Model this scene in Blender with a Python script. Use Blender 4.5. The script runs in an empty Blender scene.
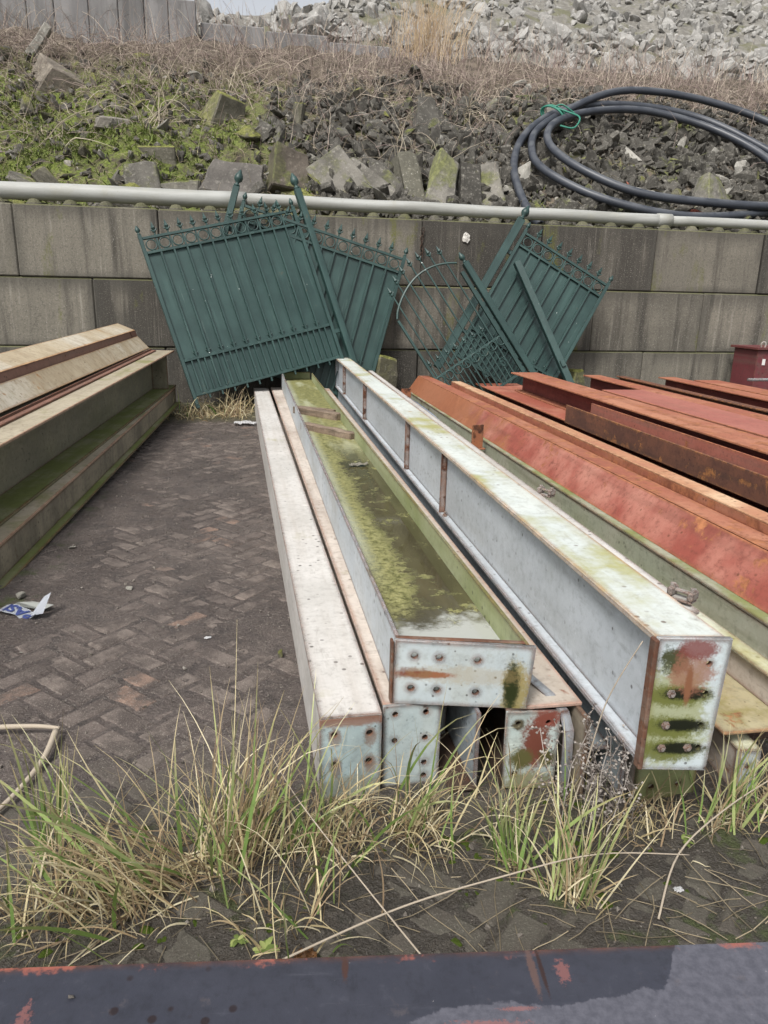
import bpy, bmesh, math, random
from mathutils import Vector, Matrix, Quaternion, noise as mnoise
R = math.radians
C = bpy.context.scene.collection
random.seed(7)
U = random.uniform

# ------------------------------------------------------------------ helpers
def link(o):
    C.objects.link(o); return o
def mesh_of(bm, name, mat=None, smooth=False):
    bmesh.ops.recalc_face_normals(bm, faces=bm.faces[:])
    me = bpy.data.meshes.new(name); bm.to_mesh(me); bm.free()
    if smooth:
        me.polygons.foreach_set('use_smooth', [True]*len(me.polygons))
    for m in (mat if isinstance(mat, (list, tuple)) else [mat]):
        if m: me.materials.append(m)
    return me
def obj(name, bm, mat=None, parent=None, smooth=False):
    me = bm if isinstance(bm, bpy.types.Mesh) else mesh_of(bm, name, mat, smooth)
    if isinstance(bm, bpy.types.Mesh) and mat and not me.materials: me.materials.append(mat)
    o = link(bpy.data.objects.new(name, me))
    if parent: o.parent = parent
    return o
def thing(name, label, cat, loc=(0,0,0), rz=0.0, group=None):
    o = link(bpy.data.objects.new(name, None)); o.empty_display_size = .1
    o.location = loc; o.rotation_euler = (0,0,rz)
    o['label'] = label; o['category'] = cat; o['kind'] = 'thing'
    if group: o['group'] = group
    return o
def tag(o, label=None, cat=None, group=None, kind=None):
    if label: o['label'] = label
    if cat: o['category'] = cat
    if group: o['group'] = group
    if kind: o['kind'] = kind
    elif cat: o['kind'] = 'thing'
    return o
def kids(o):
    return [c for c in bpy.data.objects if c.parent == o]
def copy_tree(o, parent=None):
    c = o.copy(); C.objects.link(c); c.parent = parent
    for ch in kids(o): copy_tree(ch, c)
    return c
def B(): return bmesh.new()
def box(bm, x0,x1,y0,y1,z0,z1, bev=.0025, shear=0.0, segy=1):
    """box; ends sheared in y by shear*x"""
    vs = []
    new = bmesh.ops.create_cube(bm, size=1.0)['verts']
    for v in new:
        v.co = Vector((x0+(v.co.x+.5)*(x1-x0), y0+(v.co.y+.5)*(y1-y0), z0+(v.co.z+.5)*(z1-z0)))
        v.co.y += shear*v.co.x
    if bev:
        es = list({e for v in new for e in v.link_edges})
        bmesh.ops.bevel(bm, geom=es, offset=min(bev, .3*min(abs(x1-x0),abs(y1-y0),abs(z1-z0))), segments=1, affect='EDGES', profile=.5)
    return bm
def bxo(name, dims, mat, parent, bev=.0025, shear=0.0):
    return obj(name, box(B(), *dims, bev=bev, shear=shear), mat, parent)
def obox(bm, p, q, w, t, up=(0,0,1), bev=.0):
    """bar from p to q, width w (across), thickness t (along up)"""
    p = Vector(p); q = Vector(q); d = (q-p); L = d.length; d.normalize()
    s = d.cross(Vector(up)).normalized(); n = s.cross(d).normalized()
    vs = [bm.verts.new(a + s*sx*w/2 + n*sn*t/2) for a in (p,q) for sx,sn in ((-1,-1),(1,-1),(1,1),(-1,1))]
    fs = [(0,1,2,3),(7,6,5,4),(0,4,5,1),(1,5,6,2),(2,6,7,3),(3,7,4,0)]
    for f in fs: bm.faces.new([vs[i] for i in f])
    if bev:
        bmesh.ops.bevel(bm, geom=list({e for v in vs for e in v.link_edges}), offset=bev, segments=1, affect='EDGES')
    return bm
def tube(bm, pts, rad, sides=6, cap=True, closed=False):
    pts = [Vector(p) for p in pts]; n = len(pts)
    rad = rad if isinstance(rad, (list,tuple)) else [rad]*n
    rings = []; ref = None
    for i, p in enumerate(pts):
        d = (pts[min(i+1,n-1)] - pts[max(i-1,0)])
        if closed: d = pts[(i+1)%n]-pts[i-1]
        if d.length < 1e-9: d = Vector((0,0,1))
        d.normalize()
        if ref is None:
            ref = d.orthogonal().normalized()
        ref = (ref - d*ref.dot(d))
        if ref.length < 1e-6: ref = d.orthogonal()
        ref.normalize(); b = d.cross(ref)
        rings.append([bm.verts.new(p + (ref*math.cos(a)+b*math.sin(a))*rad[i]) for a in [2*math.pi*k/sides for k in range(sides)]])
    for i in range(n if closed else n-1):
        A, Bq = rings[i], rings[(i+1)%n]
        for k in range(sides):
            bm.faces.new((A[k],A[(k+1)%sides],Bq[(k+1)%sides],Bq[k]))
    if cap and not closed:
        bm.faces.new(rings[0][::-1]); bm.faces.new(rings[-1])
    return bm
def lathe(bm, prof, M=None, sides=10):
    """prof: (r,z) list, along local z"""
    M = M or Matrix()
    rings = []
    for r,z in prof:
        rings.append([bm.verts.new(M @ Vector((max(r,1e-4)*math.cos(2*math.pi*k/sides), max(r,1e-4)*math.sin(2*math.pi*k/sides), z))) for k in range(sides)])
    for a,b in zip(rings, rings[1:]):
        for k in range(sides): bm.faces.new((a[k],a[(k+1)%sides],b[(k+1)%sides],b[k]))
    bm.faces.new(rings[0][::-1]); bm.faces.new(rings[-1])
    return bm
def prism(bm, prof, y0, y1, shear=0.0):
    """closed polygon prof (x,z) extruded along y"""
    a = [bm.verts.new((x,y0+shear*x,z)) for x,z in prof]; b = [bm.verts.new((x,y1,z)) for x,z in prof]
    n = len(prof)
    for i in range(n): bm.faces.new((a[i],a[(i+1)%n],b[(i+1)%n],b[i]))
    bm.faces.new(a[::-1]); bm.faces.new(b)
    return bm
def plate(outline, holes, th, mat, name, parent, shear=0.0, y0=0.0, bev=.0015):
    """upright plate in x,z with real round holes; front face at y0, going back th"""
    cu = bpy.data.curves.new('tmp', 'CURVE'); cu.dimensions = '2D'; cu.fill_mode = 'BOTH'
    cu.extrude = th/2-bev; cu.bevel_depth = bev; cu.bevel_resolution = 0
    def poly(pts):
        s = cu.splines.new('POLY'); s.points.add(len(pts)-1); s.use_cyclic_u = True
        for p,(x,z) in zip(s.points, pts): p.co = (x,z,0,1)
    poly(outline)
    for cx,cz,r in holes:
        poly([(cx+r*math.cos(2*math.pi*k/14), cz+r*math.sin(2*math.pi*k/14)) for k in range(14)])
    t = link(bpy.data.objects.new('tmp', cu))
    dg = bpy.context.evaluated_depsgraph_get()
    me = bpy.data.meshes.new_from_object(t.evaluated_get(dg))
    bpy.data.objects.remove(t); bpy.data.curves.remove(cu)
    for v in me.vertices:
        x,y,z = v.co; v.co = (x, y0 + th/2 - z + shear*x, y)
    me.materials.clear(); me.materials.append(mat); me.name = name
    o = link(bpy.data.objects.new(name, me)); o.parent = parent
    return o
def text_mesh(s, size, ext=.0008):
    cu = bpy.data.curves.new('tmp', 'FONT'); cu.body = s; cu.size = size; cu.extrude = ext; cu.align_x = 'CENTER'; cu.align_y = 'CENTER'; cu.offset = size*.03
    t = link(bpy.data.objects.new('tmp', cu)); dg = bpy.context.evaluated_depsgraph_get()
    me = bpy.data.meshes.new_from_object(t.evaluated_get(dg)); bpy.data.objects.remove(t); bpy.data.curves.remove(cu)
    me.materials.clear(); return me

# ------------------------------------------------------------------ node materials
class N:
    def __init__(s, name, rough=.7, spec=.4):
        s.m = bpy.data.materials.new(name); s.m.use_nodes = True
        s.t = s.m.node_tree; s.t.nodes.clear()
        s.out = s.n('ShaderNodeOutputMaterial'); s.p = s.n('ShaderNodeBsdfPrincipled')
        s.l(s.p.outputs[0], s.out.inputs['Surface'])
        s.p.inputs['Roughness'].default_value = rough; s.p.inputs['Specular IOR Level'].default_value = spec
        s.tc = s.n('ShaderNodeTexCoord'); s.geo = s.n('ShaderNodeNewGeometry')
        s._rc = None
    def n(s, t): return s.t.nodes.new(t)
    def l(s, a, b): s.t.links.new(a, b)
    def put(s, v, inp):
        if isinstance(v, bpy.types.NodeSocket): s.l(v, inp)
        elif isinstance(v, (tuple, list)):
            inp.default_value = tuple(v) + (1,) if (inp.type == 'RGBA' and len(v) == 3) else tuple(v)
        else:
            inp.default_value = (v,v,v,1) if inp.type == 'RGBA' else v
    def coord(s, rnd=True):
        if s._rc: return s._rc
        if not rnd: return s.tc.outputs['Object']
        oi = s.n('ShaderNodeObjectInfo'); k = s.math('MULTIPLY', oi.outputs['Random'], 37.0)
        va = s.n('ShaderNodeVectorMath'); va.operation = 'ADD'; s.l(s.tc.outputs['Object'], va.inputs[0]); s.l(k, va.inputs[1])
        s._rc = va.outputs[0]; return s._rc
    def rnd(s):
        return s.n('ShaderNodeObjectInfo').outputs['Random']
    def scale(s, v, sc):
        m = s.n('ShaderNodeMapping'); s.l(v, m.inputs[0]); m.inputs['Scale'].default_value = sc; return m.outputs[0]
    def noise(s, v, sc, det=6, rough=.6, dist=0.0):
        t = s.n('ShaderNodeTexNoise'); s.l(v, t.inputs['Vector']); t.inputs['Scale'].default_value = sc
        t.inputs['Detail'].default_value = det; t.inputs['Roughness'].default_value = rough; t.inputs['Distortion'].default_value = dist
        return t.outputs[0]
    def voro(s, v, sc, feat='F1', out='Distance'):
        t = s.n('ShaderNodeTexVoronoi'); s.l(v, t.inputs['Vector']); t.inputs['Scale'].default_value = sc; t.feature = feat
        return t.outputs[out]
    def ramp(s, f, a, b, lo=0.0, hi=1.0):
        m = s.n('ShaderNodeMapRange'); m.interpolation_type = 'SMOOTHSTEP'
        s.put(f, m.inputs[0]); m.inputs[1].default_value = a; m.inputs[2].default_value = b; m.inputs[3].default_value = lo; m.inputs[4].default_value = hi
        return m.outputs[0]
    def math(s, op, a, b=0.0, c=0.0):
        m = s.n('ShaderNodeMath'); m.operation = op; s.put(a, m.inputs[0]); s.put(b, m.inputs[1]); s.put(c, m.inputs[2]); return m.outputs[0]
    def mul(s, *a):
        r = a[0]
        for b in a[1:]: r = s.math('MULTIPLY', r, b)
        return r
    def mix(s, f, a, b):
        m = s.n('ShaderNodeMix'); m.data_type = 'RGBA'; s.put(f, m.inputs[0]); s.put(a, m.inputs[6]); s.put(b, m.inputs[7]); return m.outputs[2]
    def sep(s, v):
        x = s.n('ShaderNodeSeparateXYZ'); s.l(v, x.inputs[0]); return x.outputs
    def up(s): return s.sep(s.geo.outputs['Normal'])[2]
    def edge(s, r=.012):
        b = s.n('ShaderNodeBevel'); b.samples = 4; b.inputs['Radius'].default_value = r
        d = s.n('ShaderNodeVectorMath'); d.operation = 'DOT_PRODUCT'; s.l(b.outputs[0], d.inputs[0]); s.l(s.geo.outputs['Normal'], d.inputs[1])
        return s.math('SUBTRACT', 1.0, d.outputs['Value'])
    def blob(s, cx, cz, rx, rz, wob=.5, ax=(0,2), coord=None):
        """soft stain of its own shape at a place on the part"""
        c = coord or s.tc.outputs['Object']
        xyz = s.sep(c)
        nx = s.math('SUBTRACT', s.noise(c, 1.6/min(rx,rz), 5, .65), .5)
        a = s.math('DIVIDE', s.math('SUBTRACT', xyz[ax[0]], cx), rx); b = s.math('DIVIDE', s.math('SUBTRACT', xyz[ax[1]], cz), rz)
        d = s.math('SQRT', s.math('ADD', s.math('MULTIPLY', a, a), s.math('MULTIPLY', b, b)))
        d = s.math('ADD', d, s.math('MULTIPLY', nx, wob*2))
        d = s.math('ADD', d, s.math('MULTIPLY', s.math('SUBTRACT', s.noise(c, 7/min(rx,rz), 6, .75), .5), 1.3))
        return s.ramp(d, 1.15, .62)
    def maxi(s, *a):
        r = a[0]
        for b in a[1:]: r = s.math('MAXIMUM', r, b)
        return r
    def col(s, c): s.put(c, s.p.inputs['Base Color'])
    def rough(s, v): s.put(v, s.p.inputs['Roughness'])
    def bump(s, h, dist=.01, strength=.6):
        b = s.n('ShaderNodeBump'); b.inputs['Distance'].default_value = dist; b.inputs['Strength'].default_value = strength
        s.l(h, b.inputs['Height']); s.l(b.outputs[0], s.p.inputs['Normal'])

RUST = ((.030,.013,.009), (.125,.045,.019))
def steel(name, base, alt, rust=.3, rcol=RUST, algae=0.0, acol=(.17,.185,.04), grime=.35, gcol=(.10,.09,.07), edge=.7, rough=.5,
          sc=1.0, along=(14,.9,14), spec=.4, stains=None, ascale=3.0, hi=None, edger=.028):
    s = N(name, rough, spec); v = s.coord()
    n1 = s.noise(v, 2.2*sc, 8, .62); c = s.mix(s.ramp(n1, .35,.68), base, alt)
    if hi:
        c = s.mix(s.ramp(s.noise(v, 1.1*sc, 6, .6), .46,.66), c, hi)
    st = s.noise(s.scale(v, along), 1.0, 6, .6); spk = s.noise(v, 60, 4, .7)
    c = s.mix(s.mul(s.ramp(st, .42,.72), grime), c, gcol)
    c = s.mix(s.mul(s.ramp(spk, .55,.75), grime*.6), c, gcol)
    ng = s.noise(v, 6*sc, 10, .68, .3)
    mot = s.noise(v, 26, 7, .78); vd = s.voro(v, 38*max(.6,sc*.6))
    c = s.mix(s.mul(s.ramp(mot,.48,.66), .25+.55*grime), c, tuple((a*.55+b*.45)*.62 for a,b in zip(base,gcol)))
    c = s.mix(s.mul(s.ramp(mot,.44,.30), .30), c, tuple(min(.85,a*1.28+.02) for a in alt))
    c = s.mix(s.mul(s.ramp(vd,.20,.12), s.ramp(s.noise(v, 5, 4, .6),.45,.6), .75), c, tuple(x*.5 for x in rcol[0]))
    scr = s.noise(s.scale(v,(3,46,46)), 1.0, 5, .7); scr2 = s.noise(s.scale(v,(40,7,40)), 1.0, 5, .7)
    c = s.mix(s.mul(s.ramp(scr,.60,.70), s.ramp(n1,.42,.6), .5), c, tuple(min(.85,a*1.3+.03) for a in alt))
    c = s.mix(s.mul(s.ramp(scr2,.58,.72), .35+.3*grime), c, tuple(a*.5+b*.25 for a,b in zip(gcol,base)))
    if algae:
        na = s.noise(v, ascale*sc, 8, .65)
        ma = s.mul(s.ramp(s.up(), -.2,.6), s.ramp(s.math('ADD', na, s.math('MULTIPLY', st, .25)), .80-algae*.42, .96-algae*.32))
        c = s.mix(s.mul(ma, .85), c, s.mix(s.noise(v, 25, 4), acol, tuple(x*.55 for x in acol)))
    rc = s.mix(s.ramp(s.noise(v, 14*sc, 8, .7), .35,.65), rcol[0], rcol[1])
    mr = s.ramp(s.math('ADD', s.math('MULTIPLY', ng, .72), s.math('MULTIPLY', st, .28)), .70-rust*.36, .76-rust*.34)
    if edge:
        me_ = s.ramp(s.math('ADD', s.math('MULTIPLY', s.edge(edger), 5.0), s.math('MULTIPLY', s.noise(v, 22, 6, .7), .9)), 1.05-edge*.45, 1.25-edge*.45)
        mr = s.maxi(mr, me_)
    c = s.mix(mr, c, rc)
    if stains: c = stains(s, c)
    s.col(c)
    s.rough(s.mix(mr, s.mix(spk, rough-.08, rough+.12), (.86,)*3))
    s.bump(s.math('ADD', s.math('MULTIPLY', mr, -.35), s.math('ADD', s.math('MULTIPLY', ng, .5), s.math('MULTIPLY', spk, .25))), .004, .55)
    return s.m

# ------------------------------------------------------------------ camera (the pose of the photograph)
cam = link(bpy.data.objects.new('camera', bpy.data.cameras.new('camera')))
f_px, pitch, roll, yaw = 745.1, .2865, .0230, .1825
fw = Vector((math.sin(yaw)*math.cos(pitch), math.cos(yaw)*math.cos(pitch), -math.sin(pitch)))
r0 = Vector((math.cos(yaw), -math.sin(yaw), 0)); u0 = r0.cross(fw)
rr = math.cos(roll)*r0 + math.sin(roll)*u0; uu = -math.sin(roll)*r0 + math.cos(roll)*u0
cam.matrix_world = Matrix(((rr.x,uu.x,-fw.x,0),(rr.y,uu.y,-fw.y,0),(rr.z,uu.z,-fw.z,1.42),(0,0,0,1)))
cam.data.sensor_fit = 'VERTICAL'; cam.data.sensor_height = 24; cam.data.lens = f_px/1024*24
cam.data.clip_start = .05; cam.data.clip_end = 2000
sc = bpy.context.scene; sc.camera = cam
sc.view_settings.view_transform = 'Standard'; sc.view_settings.look = 'None'; sc.view_settings.gamma = 1
sc.view_settings.exposure = EXPO = 1.24

# ------------------------------------------------------------------ light: overcast sky and a very soft sun
w = bpy.data.worlds.new('World'); sc.world = w; w.use_nodes = True
nt = w.node_tree; bg = nt.nodes['Background']
sky = nt.nodes.new('ShaderNodeTexSky'); sky.sky_type = 'NISHITA'; sky.sun_disc = False
sky.sun_elevation = R(52); sky.sun_rotation = R(215); sky.air_density = 1.0; sky.dust_density = 4.0; sky.ozone_density = 1.0
hs = nt.nodes.new('ShaderNodeHueSaturation'); hs.inputs['Saturation'].default_value = .22
nt.links.new(sky.outputs[0], hs.inputs['Color']); nt.links.new(hs.outputs[0], bg.inputs[0]); bg.inputs[1].default_value = .082
sl = bpy.data.lights.new('sun', 'SUN'); sl.energy = 1.5; sl.angle = R(14); sl.color = (1,.97,.92)
so = link(bpy.data.objects.new('sun', sl))
az = R(215); el = R(52)
sd = Vector((math.sin(az)*math.cos(el), math.cos(az)*math.cos(el), math.sin(el)))   # towards the sun
so.rotation_euler = sd.to_track_quat('Z','Y').to_euler(); so.location = sd*60

# ------------------------------------------------------------------ ground, mud and block paving
def ground_material():
    s = N('mud', .8, .35); v = s.coord(False)
    n = s.noise(v, 1.7, 8, .62); n2 = s.noise(v, 9, 8, .7); n3 = s.noise(v, 110, 3, .7); n4 = s.noise(v, 45, 5, .7)
    c = s.mix(s.ramp(n, .35,.65), (.068,.053,.047), (.110,.089,.079))
    c = s.mix(s.mul(s.ramp(n2, .45,.66),.8), c, (.040,.032,.029))
    c = s.mix(s.mul(s.ramp(n4, .54,.64), .55), c, (.16,.135,.115))
    c = s.mix(s.mul(s.ramp(n3, .60,.68), s.ramp(s.noise(v,3.0,6,.6),.35,.6), .9), c, (.38,.345,.30))
    xyz = s.sep(v)
    near = s.ramp(s.math('ADD', xyz[1], s.math('MULTIPLY', n, .9)), 2.6, 1.9)
    c = s.mix(s.mul(near, .65), c, (.030,.028,.021))
    moss = s.mul(s.ramp(s.noise(v, 4.5, 7, .68), .53,.64), s.maxi(s.mul(near,.85), s.ramp(xyz[0], -.95,-1.12)))
    c = s.mix(s.mul(moss,.8), c, s.mix(n4, (.035,.05,.012), (.075,.095,.02)))
    wall = s.ramp(s.math('ADD', xyz[1], s.math('MULTIPLY', n2, .8)), 8.6, 9.1)
    c = s.mix(s.mul(wall,.6), c, (.07,.075,.03))
    s.col(c); s.rough(s.mix(s.ramp(n2,.35,.65), (.27,)*3, (.68,)*3)); s.p.inputs['Specular IOR Level'].default_value = .5
    s.bump(s.math('ADD', s.math('MULTIPLY', n4, .8), s.math('MULTIPLY', n3, .5)), .022, 1.0)
    return s.m
MUD = ground_material()
bm = B()
for a,b,c_,d in ((-200,200,-200,200),):
    vs = [bm.verts.new((x,y,-.03)) for x,y in ((a,c_),(b,c_),(b,d),(a,d))]; bm.faces.new(vs)
tag(obj('ground', bm, MUD), kind='structure')

def fbm(x,y,sc,seed=0.0,oct=4):
    return mnoise.fractal(Vector((x*sc+seed,y*sc-seed,seed*.7)), 1.0, 2.0, oct)
def mud_h(x,y):
    h = .0045*fbm(x,y,1.1,3.3) + .004*fbm(x,y,4.5,9.1) + .0035*fbm(x,y,15,1.7) + .002*fbm(x,y,40,6) - .0018 + .004*fbm(x,y,.8,31)
    # two worn tyre tracks along the lane
    for tx in (-.62,-.12): h -= .003*math.exp(-((x-tx)/.16)**2)
    if y < 2.0: h += min(1,(2.0-y)/.4)*(.002+.013*fbm(x,y,6.5,21)+.008*fbm(x,y,15,2))
    if y > 8.3: h += .05*min(1,(y-8.3)/.8)*(.7+.5*fbm(x,y,2,5))
    return h
def sheet(x0,x1,y0,y1,st):
    bm = B(); nx = int((x1-x0)/st); ny = int((y1-y0)/st); g = []
    for j in range(ny+1):
        row = []
        for i in range(nx+1):
            x = x0+(x1-x0)*i/nx; y = y0+(y1-y0)*j/ny
            row.append(bm.verts.new((x,y,mud_h(x,y))))
        g.append(row)
    for j in range(ny):
        for i in range(nx): bm.faces.new((g[j][i],g[j][i+1],g[j+1][i+1],g[j+1][i]))
    return bm
tag(obj('mud_near', sheet(-1.9,2.6,.7,3.4,.02), MUD, smooth=True), kind='structure').name = 'ground_mud'
tag(obj('ground_mud', sheet(-1.9,.9,3.4,9.75,.03), MUD, smooth=True), kind='structure')
tag(obj('ground_mud', sheet(.9,8.0,3.4,9.75,.1), MUD, smooth=True), kind='structure')

def brick_material():
    s = N('paver', .85, .3); v = s.coord(False); ri = s.geo.outputs['Random Per Island']
    c = s.mix(s.ramp(ri, .1,.6), (.108,.087,.077), (.140,.115,.100)); c = s.mix(s.mul(s.ramp(ri, .93,.95), .55), c, (.22,.13,.09))
    n = s.noise(v, 7, 8, .7); n2 = s.noise(v, 90, 3, .7)
    c = s.mix(s.ramp(n, .36,.58), c, (.060,.048,.043)); n9 = s.noise(v, 210, 3, .75); c = s.mix(s.mul(s.ramp(n9, .54,.66), .55), c, (.33,.30,.26)); c = s.mix(s.mul(s.ramp(s.noise(v,60,3,.7), .55,.7), .6), c, (.07,.058,.052))
    xyz = s.sep(v); near = s.ramp(xyz[1], 2.3, 1.8)
    c = s.mix(s.mul(near, .6), c, s.mix(s.ramp(n,.4,.6), (.035,.035,.026), (.075,.073,.056)))
    s.col(c); s.bump(s.math('ADD', s.math('MULTIPLY', n, .6), n2), .006, .7)
    return s.m
PAVER = brick_material()
def brick(bm, cx, cy, ang, L, W, z):
    ca, sa = math.cos(ang), math.sin(ang); tx, ty = U(-.02,.02), U(-.03,.03); b = .014
    def P(u,v_,h): return bm.verts.new((cx+u*ca-v_*sa, cy+u*sa+v_*ca, z+h+u*tx+v_*ty))
    top = [P(sx*(L/2-b), sy*(W/2-b), 0) for sx,sy in ((-1,-1),(1,-1),(1,1),(-1,1))]
    mid = [P(sx*(L/2), sy*(W/2), -.011) for sx,sy in ((-1,-1),(1,-1),(1,1),(-1,1))]
    bot = [P(sx*(L/2), sy*(W/2), -.05) for sx,sy in ((-1,-1),(1,-1),(1,1),(-1,1))]
    bm.faces.new(top)
    for a,c in ((top,mid),(mid,bot)):
        for k in range(4): bm.faces.new((c[k],c[(k+1)%4],a[(k+1)%4],a[k]))
bm = B(); L_, W_ = .204, .102
for i in range(-110,110):
    for j in range(-40,40):
        # herringbone: steps of W along the diagonal, rows of 2L
        for k,a in enumerate((0,R(90))):
            u = i*W_ + j*2*L_; v_ = i*W_
            if k == 1: u = i*W_ + j*2*L_ - L_/2-W_/2; v_ = i*W_ + L_/2-W_/2
            x = (u - v_)*.7071 ; y = (u + v_)*.7071
            x, y = x-.3, y+2.0
            if not (-1.75 < x < 2.4 and .9 < y < 8.75): continue
            if y > 2.7 and x > .42: continue
            brick(bm, x, y, a+R(45), L_-.007, W_-.007, U(-.004,.003)-.0005+.004*fbm(x,y,2.5,40))
tag(obj('paving', bm, PAVER), kind='structure')

# loose grit on the mud
def rock_bm(seed, flat=1.0, n=14, sub=0):
    rnd = random.Random(seed); bm = B()
    for _ in range(n):
        v = Vector((rnd.gauss(0,1),rnd.gauss(0,1),rnd.gauss(0,1))).normalized()
        k = rnd.uniform(.8,1.0); m = max(abs(v.x),abs(v.y),abs(v.z)); v = v.lerp(v/m, .55)*k*.5
        bm.verts.new((v.x, v.y*rnd.uniform(.85,1), v.z*flat))
    r = bmesh.ops.convex_hull(bm, input=bm.verts[:])
    bmesh.ops.delete(bm, geom=[g for g in r['geom_interior'] if isinstance(g, bmesh.types.BMVert)], context='VERTS')
    if sub:
        bmesh.ops.bevel(bm, geom=bm.edges[:], offset=.025, segments=1, affect='EDGES')
        bmesh.ops.triangulate(bm, faces=bm.faces[:])
        bmesh.ops.subdivide_edges(bm, edges=bm.edges[:], cuts=sub, use_grid_fill=True)
        for v in bm.verts:
            d = mnoise.noise(v.co*5+Vector((seed,0,0)))*.045 + mnoise.noise(v.co*14+Vector((0,seed,0)))*.02
            v.co += v.co.normalized()*d
    return bm
def scatter(bm, protos, items):
    """items: (pos, scale, quat)"""
    for p,s_,q in items:
        vs, fs = random.choice(protos)
        nv = [bm.verts.new(q @ Vector((a*s_[0],b*s_[1],c*s_[2])) + p) for a,b,c in vs]
        for f in fs: bm.faces.new([nv[i] for i in f])
def proto(bm):
    bm.verts.index_update(); r = ([tuple(v.co) for v in bm.verts], [[v.index for v in f.verts] for f in bm.faces]); bm.free(); return r
def rq(): return Quaternion((U(-1,1),U(-1,1),U(-1,1),U(-1,1))).normalized()
PEB = [proto(rock_bm(100+k, U(.5,.9), 9)) for k in range(8)]
def stone_material(name, a, b, moss=.3, mcol=((.045,.06,.012),(.13,.15,.03)), lichen=.25, world=True):
    s = N(name, .88, .25); v = s.coord()
    r_ = s.rnd(); n = s.noise(v, 2.6, 8, .65); n2 = s.noise(v, 16, 8, .7)
    c = s.mix(r_, a, b); c = s.mix(s.mul(s.ramp(n,.35,.7),.6), c, tuple(x*.5 for x in a)); c = s.mix(s.mul(s.ramp(n2,.52,.7),.6), c, tuple(min(1,x*1.5) for x in b))
    c = s.mix(s.mul(s.ramp(s.noise(v, 26, 5, .7), .6,.68), lichen), c, (.38,.37,.33))
    mm = s.mul(s.ramp(s.up(), -.1,.75), s.ramp(s.math('ADD', s.noise(v, 1.7, 6, .65), s.math('MULTIPLY', r_, .18)), .82-moss*.5, .94-moss*.5))
    c = s.mix(s.mul(mm,.9), c, s.mix(s.ramp(n2,.35,.65), mcol[0], mcol[1]))
    s.col(c); s.bump(s.math('ADD', n2, s.math('MULTIPLY', mm, .6)), .03, .7)
    return s.m
GRIT = stone_material('grit', (.16,.14,.12), (.3,.28,.25), 0, lichen=.5)
bm = B(); it = []
for _ in range(7000):
    y = 1.0+7.7*random.random()**1.5; x = U(-1.3,.25) if y > 1.95 else U(-1.0,2.2)
    s_ = U(.003,.008) if random.random() < .95 else U(.01,.02)
    it.append((Vector((x,y,mud_h(x,y)+s_*.3)), (s_,s_,s_*.7), rq()))
scatter(bm, PEB, it); tag(obj('gravel', bm, GRIT), kind='stuff')

# ------------------------------------------------------------------ block wall with studs, pipe on top
def wall_material():
    s = N('block_concrete', .9, .25); v = s.coord(); r_ = s.rnd()
    n = s.noise(v, 1.3, 8, .62); fine = s.noise(v, 42, 6, .75); xyz = s.sep(s.tc.outputs['Object'])
    st = s.noise(s.scale(v, (5.5,5.5,.42)), 1.0, 8, .62); st2 = s.noise(s.scale(v, (22,22,.8)), 1.0, 6, .65)
    c = s.mix(r_, (.048,.044,.038), (.165,.151,.124)); c = s.mix(s.ramp(n,.42,.7), c, (.185,.168,.138))
    dk = s.mul(s.ramp(s.math('ADD', st, s.math('MULTIPLY', s.math('SUBTRACT', r_, .5), .24)), .60,.40), .88)
    c = s.mix(dk, c, (.043,.039,.034))
    c = s.mix(s.mul(s.ramp(st2,.5,.72),.55), c, (.10,.092,.078))
    c = s.mix(s.mul(s.ramp(st2,.44,.28),.4), c, (.34,.315,.27))
    c = s.mix(s.mul(s.ramp(fine,.48,.66),.6), c, (.07,.065,.055)); c = s.mix(s.mul(s.ramp(s.noise(v,75,4,.7),.56,.68),.5), c, (.36,.34,.30))
    ed = s.maxi(s.ramp(xyz[2], .55,.80), s.ramp(xyz[2], .12,.0), s.ramp(s.math('ABSOLUTE', xyz[0]), .64,.80))
    c = s.mix(s.mul(ed, s.ramp(n,.3,.6), .7), c, (.055,.052,.045))
    gm = s.mul(s.ramp(s.noise(s.scale(v,(3,3,.9)), 1.0, 6, .6), .60,.70), s.ramp(fine,.35,.6), .8)
    c = s.mix(gm, c, (.115,.12,.03))
    top = s.mul(s.ramp(s.up(), .3,.8), s.ramp(n,.3,.5)); c = s.mix(s.mul(top,.8), c, (.10,.10,.045))
    s.col(c); s.bump(s.math('ADD', s.math('MULTIPLY', fine, .5), s.math('MULTIPLY', n, .3)), .02, .6)
    return s.m
WALLM = wall_material()
def rock_bm_flat():
    bm = B(); c0 = bm.verts.new((0,-.012,0)); ring = []
    for k in range(16):
        a = 2*math.pi*k/16; r = .055*(1+.5*mnoise.noise(Vector((math.cos(a)*2,math.sin(a)*2,3.3)))); ring.append(bm.verts.new((r*math.cos(a), 0, 1.15*r*math.sin(a))))
    for k in range(16): bm.faces.new((c0, ring[k], ring[(k+1)%16]))
    bm.faces.new(ring[::-1]); return bm

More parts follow.
